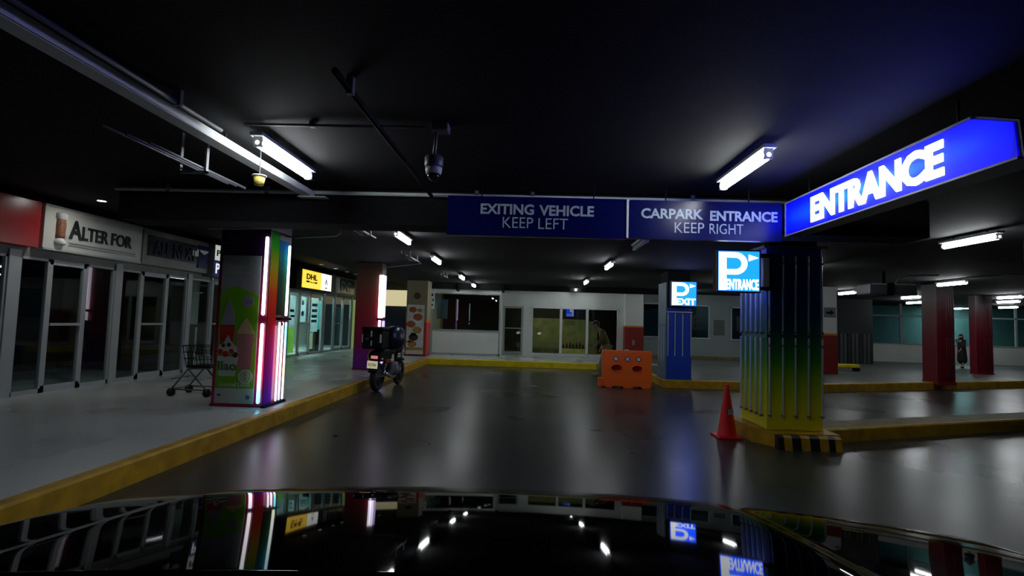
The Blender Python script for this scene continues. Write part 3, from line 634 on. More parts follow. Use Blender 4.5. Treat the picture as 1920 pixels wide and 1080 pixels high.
build('menu_sheet', MB().box(-3.55, -3.15, 20.47, 20.48, 1.55, 2.3), M['bluep'], t)
t = thing('hanging_sign', 'small white sign with black marks at the kiosk corner', 'sign', (-3.70, 20.2, 1.95))
build('plate', MB().box(-3.78, -3.62, 20.18, 20.21, 1.92, 2.62), M['white'], t); build('hanger', MB().tube([(-3.7, 20.2, 2.62), (-3.7, 20.2, 2.9)], .008, 6), M['grey'], t)
build('mark', MB().box(-3.74, -3.68, 20.172, 20.18, 2.4, 2.5).box(-3.70, -3.65, 20.172, 20.18, 2.2, 2.3).box(-3.73, -3.67, 20.172, 20.18, 2.03, 2.1), M['lettd'], t)
# main back wall with door and three panes
Y = 21.4
struct('wall_back', MB().box(-1.10, 3.76, Y, Y+.12, 2.14, 2.9).box(-1.10, -1.04, Y, Y+.12, ZW, 2.14).box(-.24, .10, Y, Y+.12, ZW, 2.14).box(3.54, 3.76, Y, Y+.12, ZW, 2.14).box(.10, 3.54, Y, Y+.12, ZW, .27), M['wallw'])
d = struct('door_1', MB().box(-1.04, -.97, Y-.01, Y+.04, ZW, 2.14).box(-.32, -.24, Y-.01, Y+.04, ZW, 2.14).box(-.97, -.32, Y-.01, Y+.04, 2.06, 2.14).box(-.97, -.32, Y-.01, Y+.04, ZW, .30).box(-.97, -.32, Y-.02, Y+.03, 1.24, 1.28), M['alu'])
build('pane', MB().box(-.98, -.31, Y+.01, Y+.018, .29, 2.07), M['glassb'], d); build('handle', MB().tube([(-.37, Y-.04, 1.05), (-.37, Y-.04, 1.24)], .012, 6), M['galv'], d)
for i, (a, b) in enumerate(((.10, 1.27), (1.27, 2.31), (2.31, 3.54))):
    wn = struct('window_%d' % (i+1), MB().box(a, a+.05, Y-.02, Y+.04, .27, 2.14).box(b-.05, b, Y-.02, Y+.04, .27, 2.14).box(a, b, Y-.02, Y+.04, 2.09, 2.14).box(a, b, Y-.02, Y+.04, .22, .31), M['white'])
    build('pane', MB().box(a+.04, b-.04, Y+.01, Y+.018, .3, 2.10), M['glassb'], wn)
struct('wall_back_interior', MB().box(-1.1, 4.6, 24.4, 24.5, ZW, 2.9).box(4.5, 4.6, 21.6, 24.4, ZW, 2.9), M['dark'])
# things behind that glass
M['olivefilm'] = film('olive_film', (.36, .38, .22), .25, 3)
t = thing('window_display', 'olive translucent poster panels standing behind the far shop windows', 'display', (1.8, 21.7, ZW))
build('panel', quad_y(.15, 1.22, 21.63, ZW, 1.70), M['olivefilm'], t); build('panel', quad_y(1.32, 2.27, 21.63, .5, 1.68), M['olivefilm'], t)
build('panel', quad_y(1.32, 2.27, 21.63, ZW, .5), film('lime_film', (.75, .85, .40)), t); build('panel', quad_y(2.36, 2.75, 21.63, ZW, 1.62), M['olivefilm'], t)
for z in (1.6, 1.53, 1.46): build('print_line', MB().box(1.40, 1.85, 21.61, 21.62, z, z+.02), M['dark'], t)
for k in range(7): build('figure_print', poly_uv((1.36+.13*k, 21.619, .52), XU, [(0, 0), (.09, 0), (.08, .12+.03*(k % 3)), (.045, .2+.04*(k % 3)), (.01, .12)], .006), M['dark'], t)
t = thing('side_table', 'small pale framed table with lamp reflections behind the far window', 'table', (.8, 21.9, ZW))
build('top', MB().bbox(.25, 1.15, 21.75, 22.2, .68, .72, .01), M['pale'], t)
for x, y in ((.28, 21.78), (1.12, 21.78), (.28, 22.17), (1.12, 22.17)): build('leg', MB().box(x-.02, x+.02, y-.02, y+.02, ZW, .68), M['pale'], t)
t = thing('potted_plant', 'small pale leafy plant in the right of the far windows', 'plant', (2.6, 21.85, ZW))
build('pot', MB().lathe((2.6, 21.85, ZW), [(.10, 0), (.13, .22), (.12, .22), (.001, .2)], 14), M['pale'], t)
lm = MB()
for k in range(16):
    a = k*2.4; l_ = .25+.12*math.sin(k*1.7); c = Vector((2.6, 21.85, ZW+.2)); e = c+Vector((math.cos(a)*.16, math.sin(a)*.12, l_+.1)); s_ = Vector((-math.sin(a), math.cos(a), 0))*.035
    mid = (c+e)/2+Vector((0, 0, .06)); lm.add([c, mid+s_, e, mid-s_], [(0, 1, 2, 3)])
build('leaves', lm, M['khaki'], t)
panel_lamp('panel_light', 'small dim warm light inside the far end shop', .5, .9, 22.9, 23.2, 2.82, (1, .98, .6), 45)

# right of that: grey green wall with windows lettered E and M
Y = 23.0
def wall_with_holes(name, x0, x1, z0, z1, holes, y, m):
    mb = MB(); xs = [x0]
    for a, b, c, d_ in holes:
        mb.box(xs[-1], a, y, y+.12, z0, z1); mb.box(a, b, y, y+.12, z0, c); mb.box(a, b, y, y+.12, d_, z1); xs.append(b)
    mb.box(xs[-1], x1, y, y+.12, z0, z1); return struct(name, mb, m)
holes = [(4.55, 5.95, 1.06, 2.50), (6.15, 7.66, 1.06, 2.46), (8.55, 9.95, 1.04, 2.42), (10.2, 11.6, 1.04, 2.42)]
wall_with_holes('wall_back_right', 4.46, 12.9, ZW, 2.9, holes, Y, M['wallg'])
for i, (a, b, c, d_) in enumerate(holes):
    wn = struct('window_%d' % (i+4), MB().box(a, a+.05, Y-.03, Y+.03, c, d_).box(b-.05, b, Y-.03, Y+.03, c, d_).box(a, b, Y-.03, Y+.03, d_-.05, d_).box(a-.04, b+.04, Y-.05, Y+.03, c-.04, c+.02), M['alu'])
    build('pane', MB().box(a+.04, b-.04, Y, Y+.008, c, d_-.04), M['glassd'], wn)
    if i in (1, 2): build('lettering', text_mb('E' if i == 1 else 'M', (6.92 if i == 1 else 8.80, Y-.004, 1.40), XU, .42 if i == 1 else .75, .62, .006, .02), mat('dark_glass_letter', (.004, .008, .010), .4), wn)
struct('baseboard_back', MB().box(4.5, 12.9, Y-.02, Y, ZW, .30), M['olive'])
struct('wall_teal_interior', MB().box(4.6, 12.9, 24.3, 24.4, ZW, 2.9), mat('teal_dim_wall', (.08, .22, .24), .7))
panel_lamp('panel_light', 'dim ceiling light in the room behind the E and M windows', 7.9, 8.3, 23.5, 23.8, 2.82, (.6, .95, 1), 6)
struct('wall_back_interior_right', MB().box(4.6, 33, 28.6, 28.7, ZW, 2.9), mat('dim_interior_wall', (.10, .14, .15), .7))
build('notice', MB().box(7.85, 8.3, Y-.012, Y, 1.2, 1.85), mat('dull_notice', (.07, .09, .085), .6), None, 'faint grey rectangular notice between the E and M windows', None, 'notice', None, None)
# far right: low white wall and glazing above, dark shutters at the left
struct('wall_low_right', MB().box(14.4, 33, 25.4, 25.55, ZW, 1.02), M['wallw'])
struct('trim_5', MB().box(14.4, 33, 25.37, 25.58, 1.02, 1.06), M['alu'])
t = thing('glass_screen', 'tall dim glass screen standing on the low white wall at far right', 'glazing', (18.5, 25.47, 1.06))
for i, (a, b) in enumerate(((14.4, 17.3), (17.3, 19.6), (19.6, 22.5), (22.5, 26), (26, 32.9))):
    fo = build('frame', MB().box(a, a+.05, 25.45, 25.50, 1.06, 2.9).box(b-.05, b, 25.45, 25.50, 1.06, 2.9).box(a, b, 25.45, 25.50, 2.3, 2.36), M['alu'], t)
    build('pane', MB().box(a+.05, b-.05, 25.47, 25.478, 1.06, 2.9), M['glassd'] if i == 0 else glass('clear_teal_glass_%d' % i, (.6, .72, .72), 1.6), fo)
struct('wall_inner_teal', MB().box(17.0, 33, 27.6, 27.7, ZW, 2.9), mat('teal_grey_inner_wall', (.20, .32, .32), .6))
M['shut'] = mat('dark_shutter', (.05, .06, .06), .6)
t = thing('roller_shutter', 'dark ribbed shutter and doors right of the white and red column', 'shutter', (13.6, 23.1, ZW))
for k in range(9): build('slat', MB().bbox(12.95+.16*k, 13.08+.16*k, 23.0, 23.08, ZW, 1.45, .01), M['shut'] if k % 3 else M['dark'], t)
build('upper_panel', MB().box(12.9, 14.4, 23.05, 23.12, 1.45, 2.9), M['dark'], t)
struct('wall_return', MB().box(14.4, 14.5, 23.05, 25.45, ZW, 2.9), M['dark'])
t = thing('parking_stopper', 'low yellow bar with black feet on the far right floor', 'barrier', (10.4, 17.2, ZW))
build('bar', MB().bbox(9.95, 11.2, 18.5, 18.62, .30, .42, .02), M['curb2'], t)
for x in (10.05, 11.1): build('foot', MB().box(x-.06, x+.06, 18.45, 18.67, ZW, .30), M['black'], t)
panel_lamp('panel_light', 'dim ceiling light in the teal room behind the far right glass', 20.6, 21.2, 26.3, 26.9, 2.82, (.7, 1, 1), 60)

# ================================================================ OVERHEAD
def tube_fixture(loc, label, lit=True, group=None, L=.95):
    t = thing('tube_light_fixture', label, 'ceiling light', loc, group); x, y, z = loc
    build('housing', MB().bbox(x-.05, x+.05, y-L/2-.02, y+L/2+.02, z+.045, z+.075, .005), M['white'], t)
    build('tube', MB().capsule((x, y-L/2, z), (x, y+L/2, z), .034, 12), M['tube'] if lit else mat('dead_tube', (.35, .38, .42), .3), t)
    for s in (-1, 1):
        build('end_cap', MB().box(x-.03, x+.03, y+s*(L/2-.02)-.015, y+s*(L/2-.02)+.015, z-.03, z+.05), M['white'], t)
        build('rod', MB().tube([(x, y+s*L*.3, z+.07), (x, y+s*L*.3, 2.9)], .008, 6), M['black'], t)
    return t
spots = {(-2.06, 4.30): 'lit tube fixture nearest on the left beside the bright cable tray', (-2.06, 8.42): 'second lit tube fixture in the left row, above the drive',
         (-2.06, 11.5): 'third lit tube fixture in the left row', (-2.06, 15.9): 'fourth lit tube fixture in the left row', (-2.06, 19.3): 'last tube fixture of the left row, glowing on the kiosk',
         (1.72, 4.36): 'lit tube fixture nearest on the right, above the blue board', (1.72, 8.42): 'unlit tube fixture just below the blue board',
         (1.72, 11.7): 'first small lit tube fixture under the blue board', (1.72, 16.4): 'small lit tube fixture before the far white wall', (1.72, 20.4): 'last tube fixture of the middle row, glowing on the far wall',
         (6.0, 7.45): 'large lit tube fixture right of the rainbow pillar', (6.0, 11.8): 'tube fixture hidden behind the rainbow pillar', (6.0, 16.3): 'tube fixture behind the ENTRANCE parking sign', (6.0, 20.6): 'tube fixture just right of the EXIT parking sign',
         (10.57, 13.7): 'lit tube fixture above the nearer red pillar', (10.5, 18.0): 'lit tube fixture beside the grey duct, right of the rainbow pillar', (8.4, 20.6): 'lit tube fixture over the M window',
         (15.65, 17.9): 'lit tube fixture high at the right edge', (15.0, 14.2): 'lit tube fixture past the right edge', (15.78, 22.4): 'tube fixture above the left shoulder of the nearer red pillar', (20.9, 24.0): 'lit tube fixture over the far right glass screen',
         (17.6, 20.2): 'lit tube fixture above the smaller red pillar', (13.4, 19.2): 'lit tube fixture left of the smaller red pillar'}
base = None
for (x, y), lab in spots.items():
    if (x, y) == (1.72, 8.42): tube_fixture((x, y, 2.78), lab, False); continue
    if base is None: base = tube_fixture((x, y, 2.78), lab, True, 'lit ceiling tubes in rows')
    else: dup(base, (x, y, 2.78), lab, 'lit ceiling tubes in rows')

# cable tray, conduits
t = thing('cable_tray', 'pale metal cable tray running overhead beside the nearest left tube', 'cable tray', (-2.4, 3.8, 2.8))
build('tray', MB().box(-2.46, -2.45, .9, 5.60, 2.78, 2.84).box(-2.36, -2.35, .9, 5.60, 2.78, 2.84).box(-2.46, -2.35, 0.9, 5.60, 2.775, 2.785), M['white'], t)
for y in (1.2, 2.6, 4.0, 5.3): build('hanger', MB().box(-2.41, -2.40, y-.01, y+.01, 2.84, 2.9), M['black'], t)
build('flange', MB().box(-2.50, -2.20, 5.52, 5.62, 2.765, 2.775), M['white'], t)
build('conduit', MB().tube([(-2.26, .9, 2.82), (-2.26, 3.7, 2.82)], .014), M['galv'], build('saddle', MB().box(-2.29, -2.23, 1.5, 1.53, 2.80, 2.9).box(-2.29, -2.23, 3.2, 3.23, 2.80, 2.9), M['galv'], t)), 
def conduit(label, pts, r=.014, m='galv', saddles=(), name='conduit', cat='pipe'):
    t = thing(name, label, cat, pts[0]); build('pipe', MB().tube(pts, r, 8), M[m], t)
    for s in saddles: build('saddle', MB().box(s[0]-.02, s[0]+.02, s[1]-.02, s[1]+.02, s[2]-r-.004, 2.9), M['galv'], t)
    return t
conduit('grey conduit crossing the ceiling to the dome camera', [(-2.1, 3.72, 2.875), (-1.4, 3.72, 2.875), (-.78, 3.72, 2.875)], .011, saddles=[(-1.6, 3.72, 2.875)])
conduit('long pale conduit across the ceiling above the blue lettered board', [(-4.6, 5.66, 2.845), (2.9, 5.66, 2.845)], .022, 'white', saddles=[(-4.0, 5.66, 2.845), (-2.9, 5.66, 2.845), (-.6, 5.66, 2.845), (0, 5.66, 2.845), (1.7, 5.66, 2.845)])
conduit('black pipe running forward overhead left of the dome camera', [(-1.08, 2.75, 2.82), (-1.08, 5.60, 2.82)], .02, 'black', saddles=[(-1.08, 3.0, 2.82)])
for i, (y0, y1) in enumerate(((7.2, 8.25), (10.6, 11.7), (14.9, 15.9))):
    t = thing('conduit_bundle', ['bundle of grey conduits beside the second left tube', 'bundle of grey conduits beside the third left tube', 'bundle of grey conduits beside the fourth left tube'][i], 'pipe', (-2.55, y0, 2.8))
    for k, (dx, dz) in enumerate(((0, 0), (.07, .02), (.14, -.01))): build('pipe', MB().tube([(-2.65+dx, y0+.1*k, 2.80+dz), (-2.65+dx, y1+.1*k, 2.80+dz)], .013, 8), M['galv'], t)
    for y in (y0+.25, y1-.15): build('bracket', MB().box(-2.68, -2.48, y-.012, y+.012, 2.765, 2.775).box(-2.68, -2.668, y-.012, y+.012, 2.765, 2.9).box(-2.492, -2.48, y-.012, y+.012, 2.765, 2.9), M['galv'], t)
t = thing('conduit_bundle', 'three thin dark conduits with clamp left of the hanging yellow bell', 'pipe', (-2.4, 3.8, 2.62))
for k in range(3): build('pipe', MB().tube([(-2.72+.08*k, 3.2+.1*k, 2.66-.02*k), (-2.72+.08*k, 4.6, 2.66-.02*k)], .011, 8), M['grey'], t)
build('bracket', MB().box(-2.75, -2.53, 3.98, 4.01, 2.58, 2.60).box(-2.75, -2.735, 3.98, 4.01, 2.58, 2.9).box(-2.545, -2.53, 3.98, 4.01, 2.58, 2.9), M['galv'], t)
t = thing('alarm_bell', 'small yellow cup shaped beacon hanging below the cable tray', 'alarm', (-2.25, 4.25, 2.58))
build('cap', MB().lathe((-2.25, 4.25, 2.635), [(.001, .012), (.055, .008), (.06, 0), (.001, 0)], 18), M['white'], t)
build('cup', MB().lathe((-2.25, 4.25, 2.56), [(.001, 0), (.035, 0), (.048, .075), (.001, .075)], 18), M['amber'], t)
build('wire', MB().tube([(-2.25, 4.25, 2.64), (-2.25, 4.25, 2.9)], .005, 6), M['grey'], t)
conduit('thin bent conduit on top of the crimson poster pillar front', [(-4.6, 7.40, 2.70), (-3.7, 7.40, 2.73), (-3.7, 7.40, 2.9)], .012)
conduit('bent conduit reaching right from the top of the crimson pillar', [(-3.73, 8.2, 2.72), (-2.95, 7.9, 2.72), (-2.88, 7.88, 2.76), (-2.88, 7.88, 2.9)], .014)
conduit('thin conduit above the purple pillar leading to the tube row', [(-3.7, 13.4, 2.80), (-2.7, 12.6, 2.82), (-2.6, 12.5, 2.82)], .014)
# dome camera
t = thing('dome_camera', 'grey security dome camera hanging on a pole from the black ceiling', 'camera', (-.69, 3.72, 2.5))
build('junction_box', MB().bbox(-.73, -.61, 3.66, 3.78, 2.84, 2.9, .008), M['grey'], t)
build('pole', MB().tube([(-.70, 3.72, 2.85), (-.71, 3.72, 2.66)], .013, 10), M['grey'], t)
build('housing', MB().lathe((-.71, 3.72, 2.58), [(.060, 0), (.066, .02), (.066, .075), (.055, .085), (.001, .09)], 20), M['grey'], t)
build('collar', MB().lathe((-.71, 3.72, 2.535), [(.052, 0), (.058, .02), (.060, .045)], 20), M['white'], t)
build('dome', MB().lathe((-.71, 3.72, 2.485), [(.001, 0), (.022, .005), (.04, .022), (.050, .05), (.001, .052)], 18), mat('smoked_dome', (.01, .01, .015), .05, spec=.9), t)
# small bullet cameras before the kiosk
for x, lab in ((-2.7, 'black bullet camera left of the tube over the kiosk'), (-1.0, 'black bullet camera above the far shop door')):
    t = thing('bullet_camera', lab, 'camera', (x, 19.95, 2.7))
    build('body', MB().lathe((x, 19.9, 2.64), [(.05, -.12), (.055, 0), (.05, .14)], 12, 'y'), M['black'], t); build('mount', MB().box(x-.02, x+.02, 19.92, 20.02, 2.68, 2.9), M['black'], t)
# blue boards
t = thing('hanging_board', 'long dark blue board reading EXITING VEHICLE KEEP LEFT and CARPARK ENTRANCE KEEP RIGHT', 'sign', (.8, 5.15, 2.34))
build('left_panel', MB().box(-.83, .915, 5.15, 5.22, 2.335, 2.725), M['navyb'], t); build('right_panel', MB().box(.945, 2.40, 5.15, 5.22, 2.345, 2.72), M['navyb'], t)
build('divider', MB().box(.915, .935, 5.14, 5.225, 2.345, 2.72), M['white'], t)
for x in (-.5, .6, 1.3, 2.1): build('hanger', MB().tube([(x, 5.19, 2.7), (x, 5.19, 2.9)], .006, 6), M['black'], t)
for word, x0, x1, z, h_, off in (('EXITING', -.505, .017, 2.547, .105, .03), ('VEHICLE', .068, .60, 2.543, .105, .03), ('KEEP', -.285, .012, 2.417, .105, -.004), ('LEFT', .063, .35, 2.413, .105, -.004),
                              ('CARPARK', 1.055, 1.649, 2.540, .10, .03), ('ENTRANCE', 1.715, 2.355, 2.530, .10, .03), ('KEEP', 1.377, 1.659, 2.408, .10, -.004), ('RIGHT', 1.71, 2.032, 2.404, .10, -.004)):
    build('lettering', text_mb(word, (x0, 5.149, z), XU, x1-x0, h_, .006, off), M['lett'], t)
# lit ENTRANCE light box
t = thing('light_box_sign', 'large glowing blue light box reading ENTRANCE hanging at upper right', 'sign', (2.45, 4.0, 2.40))
def entrance_face():
    m, nt, b = nodes('backlit_blue_face')
    b.inputs['Base Color'].default_value = (.003, .005, .04, 1); b.inputs['Roughness'].default_value = .5; b.inputs['Specular IOR Level'].default_value = .15
    g = nt.nodes.new('ShaderNodeNewGeometry'); s = nt.nodes.new('ShaderNodeSeparateXYZ'); nt.links.new(g.outputs['Position'], s.inputs[0])
    def fall(sock, c, hw):                       # lamp behind the face: bright middle, dim rims
        a = nt.nodes.new('ShaderNodeMath'); a.operation = 'SUBTRACT'; nt.links.new(sock, a.inputs[0]); a.inputs[1].default_value = c
        b2 = nt.nodes.new('ShaderNodeMath'); b2.operation = 'ABSOLUTE'; nt.links.new(a.outputs[0], b2.inputs[0])
        mr = nt.nodes.new('ShaderNodeMapRange'); mr.interpolation_type = 'SMOOTHSTEP'; mr.inputs['From Min'].default_value = 0; mr.inputs['From Max'].default_value = hw
        mr.inputs['To Min'].default_value = 1; mr.inputs['To Max'].default_value = 0; nt.links.new(b2.outputs[0], mr.inputs['Value']); return mr.outputs[0]
    f1 = fall(s.outputs['Z'], 2.56, .17); f2 = fall(s.outputs['Y'], 4.02, 1.27)
    mm = nt.nodes.new('ShaderNodeMath'); mm.operation = 'MULTIPLY'; nt.links.new(f1, mm.inputs[0])
    p = nt.nodes.new('ShaderNodeMath'); p.operation = 'POWER'; p.inputs[1].default_value = .35; nt.links.new(f2, p.inputs[0]); nt.links.new(p.outputs[0], mm.inputs[1])
    r = ramp(nt, mm.outputs[0], [(0, (.0, .0, .025)), (.3, (.0, .0005, .35)), (.7, (.0, .003, .9)), (1, (.0, .015, 1))])
    nt.links.new(r.outputs[0], b.inputs['Emission Color']); b.inputs['Emission Strength'].default_value = 24
    return m
M['eface'] = entrance_face()
prof = [(5.18, 2.405), (5.18, 2.725), (2.99, 2.725), (2.72, 2.60), (2.70, 2.395)]
build('box', MB().prism(prof, 2.452, 2.62, 'yz'), mat('dark_blue_box', (.004, .006, .05), .4), t)
build('lit_face', MB().prism([(5.16, 2.42), (5.16, 2.71), (3.0, 2.71), (2.745, 2.595), (2.725, 2.41)], 2.444, 2.452, 'yz'), M['eface'], t)
build('edge_trim', MB().box(2.436, 2.452, 3.0, 5.18, 2.711, 2.725).box(2.436, 2.452, 2.72, 5.18, 2.397, 2.409).box(2.436, 2.452, 5.165, 5.18, 2.4, 2.72), mat('violet_grey_trim', (.25, .25, .4), .4), t)
build('lettering', text_mb('ENTRANCE', (2.443, 4.70, 2.445), YN, 1.50, .225, .008, .045, .97), emit('bright_white_letter', (.88, .97, 1), 4.0), t)
for y in (3.2, 4.9): build('hanger', MB().tube([(2.53, y, 2.7), (2.53, y, 2.9)], .008, 8), M['black'], t)
# duct / fan on the right
t = thing('jet_fan', 'grey boxy fan unit strapped below the ceiling at right', 'fan', (8.0, 12.3, 2.35))
build('casing', MB().bbox(7.55, 8.6, 12.1, 12.6, 2.36, 2.60, .03), M['grey'], t)
build('strap', MB().box(7.93, 8.07, 12.08, 12.62, 2.34, 2.62).box(7.96, 8.03, 12.3, 12.36, 2.6, 2.9), M['black'], t)
build('top_edge', MB().box(7.6, 8.55, 12.09, 12.11, 2.585, 2.6), M['white'], t)
build('flexible_pipe', MB().tube([(8.25, 12.3, 2.6)] + [(8.25+.35*(1-math.cos(a)), 12.3, 2.6+.22*math.sin(a)) for a in [PI/2*k/6 for k in range(1, 7)]] + [(8.8, 12.3, 2.83), (9.2, 12.3, 2.84)], .018, 8), M['galv'], t)
conduit('thin rod pipe hanging over the drive right of the fan', [(9.5, 11.5, 2.84), (12.5, 12.2, 2.84)], .012)

# ================================================================ OBJECTS ON THE GROUND
# cone
t = thing('traffic_cone', 'red traffic cone with round white sticker left of the rainbow pillar', 'cone', (2.78, 7.6, 0))
build('base_plate', MB().bbox(2.61, 2.95, 7.43, 7.77, 0, .028, .01), M['cone'], t)
build('body', MB().lathe((2.78, 7.6, .02), [(.135, 0), (.128, .02), (.075, .36), (.034, .64), (.028, .70), (.018, .705), (.001, .70)], 28), M['cone'], t)
mt = Matrix.Translation((2.795, 7.515, .36)) @ Matrix.Rotation(math.atan(.15), 4, 'X')
build('sticker_rim', flat_ring((0, 0, 0), .052, XU, .004, 20, .8).xf(mt), M['sticko'], t)
build('sticker', MB().box(-.030, .030, -.0065, -.003, -.036, .036).xf(mt), M['stick'], t)
build('sticker_print', MB().box(-.010, .012, -.008, -.006, -.012, .018).xf(mt), M['greyp'], t)
# water barrier
t = thing('water_barrier', 'orange plastic water filled barrier with two oval holes and three stickers', 'barrier', (2.4, 13.2, 0))
bm = bmesh.new()
def ovpts(cx, cz, rx, rz, n=20): return [(cx+rx*math.cos(2*PI*k/n), cz+rz*math.sin(2*PI*k/n)) for k in range(n)]
outer = [(1.90, .0), (2.02, 0), (2.05, .035), (2.28, .035), (2.31, 0), (2.52, 0), (2.55, .035), (2.72, .035), (2.75, 0), (2.93, 0), (2.98, .05), (2.995, .84), (2.96, .89), (1.84, .89), (1.80, .84), (1.83, .05)]
eds = []
for loop in (outer, ovpts(2.14, .47, .125, .075), ovpts(2.64, .46, .125, .075)):
    vs = [bm.verts.new((a, 13.02, b)) for a, b in loop]
    for i in range(len(vs)): eds.append(bm.edges.new((vs[i], vs[(i+1) % len(vs)])))
res = bmesh.ops.triangle_fill(bm, edges=eds, use_beauty=True)
ex = bmesh.ops.extrude_face_region(bm, geom=[g for g in res['geom'] if isinstance(g, bmesh.types.BMFace)])
for g in ex['geom']:
    if isinstance(g, bmesh.types.BMVert): g.co.y += .36
for v in bm.verts:                      # sides lean in towards the top
    k = v.co.z/.89; v.co.y = 13.2 + (v.co.y-13.2)*(1-.35*k)
bm.verts.index_update(); mb = MB().add([v.co[:] for v in bm.verts], [[v.index for v in f_.verts] for f_ in bm.faces]); bm.free()
bo = build('body', mb, M['orange'], t)
bv = bo.modifiers.new('b', 'BEVEL'); bv.width = .012; bv.segments = 2; bv.limit_method = 'ANGLE'; bv.angle_limit = .8
for cx in (2.14, 2.64):
    cz = .47 if cx < 2.4 else .46
    vs = [(a, 13.06, b) for a, b in ovpts(cx, cz, .128, .078)]; ring = MB(); n = 20
    o2 = [(a, 13.055+.0, b) for a, b in ovpts(cx, cz, .15, .095)]
    ring.add([(a, 13.095-(.0), b) for a, b in ovpts(cx, cz, .125, .075)] + [(a, 13.18, b) for a, b in ovpts(cx, cz, .06, .03)], [(k, (k+1) % n, n+(k+1) % n, n+k) for k in range(n)] + [tuple(range(n, 2*n))], True)
    build('hole_recess', ring, M['orange_shade'], t)
    rr = MB()
    pts = [Vector((a, 13.02+.18*.35*b/.89-.004, b)) for a, b in ovpts(cx, cz, .135, .085, 24)]
    rr.tube(pts + [pts[0]], .009, 6, False); build('hole_rim', rr, M['orange'], t)
for cx in (2.12, 2.40, 2.67):
    yy = 13.02+.18*.35*.69/.89-.003
    mt = Matrix.Translation((cx, yy, .69)) @ Matrix.Rotation(-math.atan(.07), 4, 'X')
    build('sticker_rim', flat_ring((0, 0, 0), .062, XU, .004, 20).xf(mt), M['sticko'], t)
    build('sticker', MB().box(-.036, .036, -.0065, -.003, -.036, .036).xf(mt), M['stick'], t)
build('end_lug', MB().bbox(1.72, 1.84, 13.1, 13.3, 0, .22, .02), M['orange'], t)
build('filler_cap', MB().lathe((2.4, 13.2, .885), [(.05, 0), (.05, .03), (.001, .03)], 14), M['stick'], t)
# bag behind the barrier in front of the red column: dark shape
# ---- motorcycle
t = thing('motorcycle', 'black motorcycle seen from behind, parked at the yellow curb by the purple pillar', 'motorcycle', (-3.05, 11.6, 0))
mr_ = Matrix.Translation((-3.05, 11.6, 0)) @ Matrix.Rotation(-.10, 4, 'Z') @ Matrix.Rotation(.04, 4, 'Y')
def mc(name, mb, m, parent=None, lab=None): return build(name, mb.xf(mr_), m, parent or t, lab)
def wheel(cy, r, wd, nm):
    prof = [(r-.09, -wd*.4), (r-.03, -wd*.5), (r-.006, -wd*.25), (r, 0), (r-.006, wd*.25), (r-.03, wd*.5), (r-.09, wd*.4), (r-.09, -wd*.4)]
    wv = mc(nm, MB().lathe((0, cy, r), prof, 28, 'x'), M['rubber'])
    rim = MB().lathe((0, cy, r), [(r-.09, -.03), (r-.11, -.02), (r-.11, .02), (r-.09, .03)], 24, 'x')
    for k in range(5):
        a = 2*PI*k/5; rim.tube([(0, cy, r), (0, cy+math.cos(a)*(r-.1), r+math.sin(a)*(r-.1))], .014, 6)
    mc('rim', rim.lathe((0, cy, r), [(.04, -.06), (.04, .06)], 12, 'x'), M['grey'], wv)
wheel(-.60, .29, .12, 'rear_wheel'); wheel(.68, .29, .09, 'front_wheel')
mc('frame', MB().tube([(0, -.15, .45), (0, .1, .3), (0, .35, .4), (0, .5, .85)], .03).tube([(0, .5, .85), (0, .1, .72), (0, -.6, .78)], .028).tube([(0, -.15, .45), (0, -.45, .76)], .022), M['black'])
mc('swing_arm', MB().tube([(.08, -.1, .36), (.08, -.6, .29)], .022).tube([(-.08, -.1, .36), (-.08, -.6, .29)], .022), M['grey'])
for s in (-1, 1):
    mc('shock_absorber', MB().tube([(s*.10, -.5, .35), (s*.10, -.42, .70)], .022), M['chrome'])
    mc('fork_leg', MB().tube([(s*.08, .68, .29), (s*.08, .50, .88)], .02), M['grey'])
    mc('indicator', MB().lathe((s*.14, -.78, .68), [(.001, -.03), (.022, -.02), (.024, .02), (.001, .03)], 10, 'y'), M['amber'])
    mc('foot_peg', MB().tube([(s*.1, -.05, .33), (s*.26, -.05, .33)], .014), M['rubber'])
mc('engine', MB().bbox(-.13, .13, -.10, .30, .26, .56, .05, 3).lathe((-.0, .12, .40), [(.11, -.17), (.12, -.1), (.12, .1), (.11, .17)], 16, 'x'), M['grey'])
mc('exhaust', MB().tube([(.12, .2, .32), (.16, -.1, .26), (.17, -.35, .30), (.18, -.72, .40)], .03, 10, True, .045), M['chrome'])
mc('fuel_tank', MB().bbox(-.14, .14, .05, .48, .74, .97, .07, 3), M['black'])
mc('seat', MB().bbox(-.13, .13, -.62, .08, .76, .86, .04, 3), M['rubber'])
mc('tail_fairing', MB().prism([(-.80, .66), (-.84, .78), (-.60, .84), (-.2, .80), (-.2, .66), (-.5, .60)], -.13, .13, 'yz'), M['black'])
mc('rear_mudguard', MB().prism([(-.92, .40), (-.88, .62), (-.78, .68), (-.74, .62), (-.82, .56), (-.88, .40)], -.08, .08, 'yz'), M['black'])
mc('tail_light', MB().bbox(-.07, .07, -.87, -.83, .68, .74, .012), emit('dim_tail_light', (1, .35, .4), .5, (.6, .05, .05)))
mc('number_plate', MB().bbox(-.11, .11, -.93, -.92, .49, .64, .004), emit('glowing_plate', (1, .95, .6), .35, (.8, .75, .5)))  # brightness of the plate put in as a faint glow
mc('plate_marks', text_mb('7C7W', (-.085, -.931, .53), XU, .17, .06, .003, .02), mat('plate_ink', (.15, .15, .08), .5))
mc('handlebar', MB().tube([(-.36, .34, 1.02), (-.2, .46, 1.0), (0, .5, .95), (.2, .46, 1.0), (.36, .34, 1.02)], .014), M['grey'])
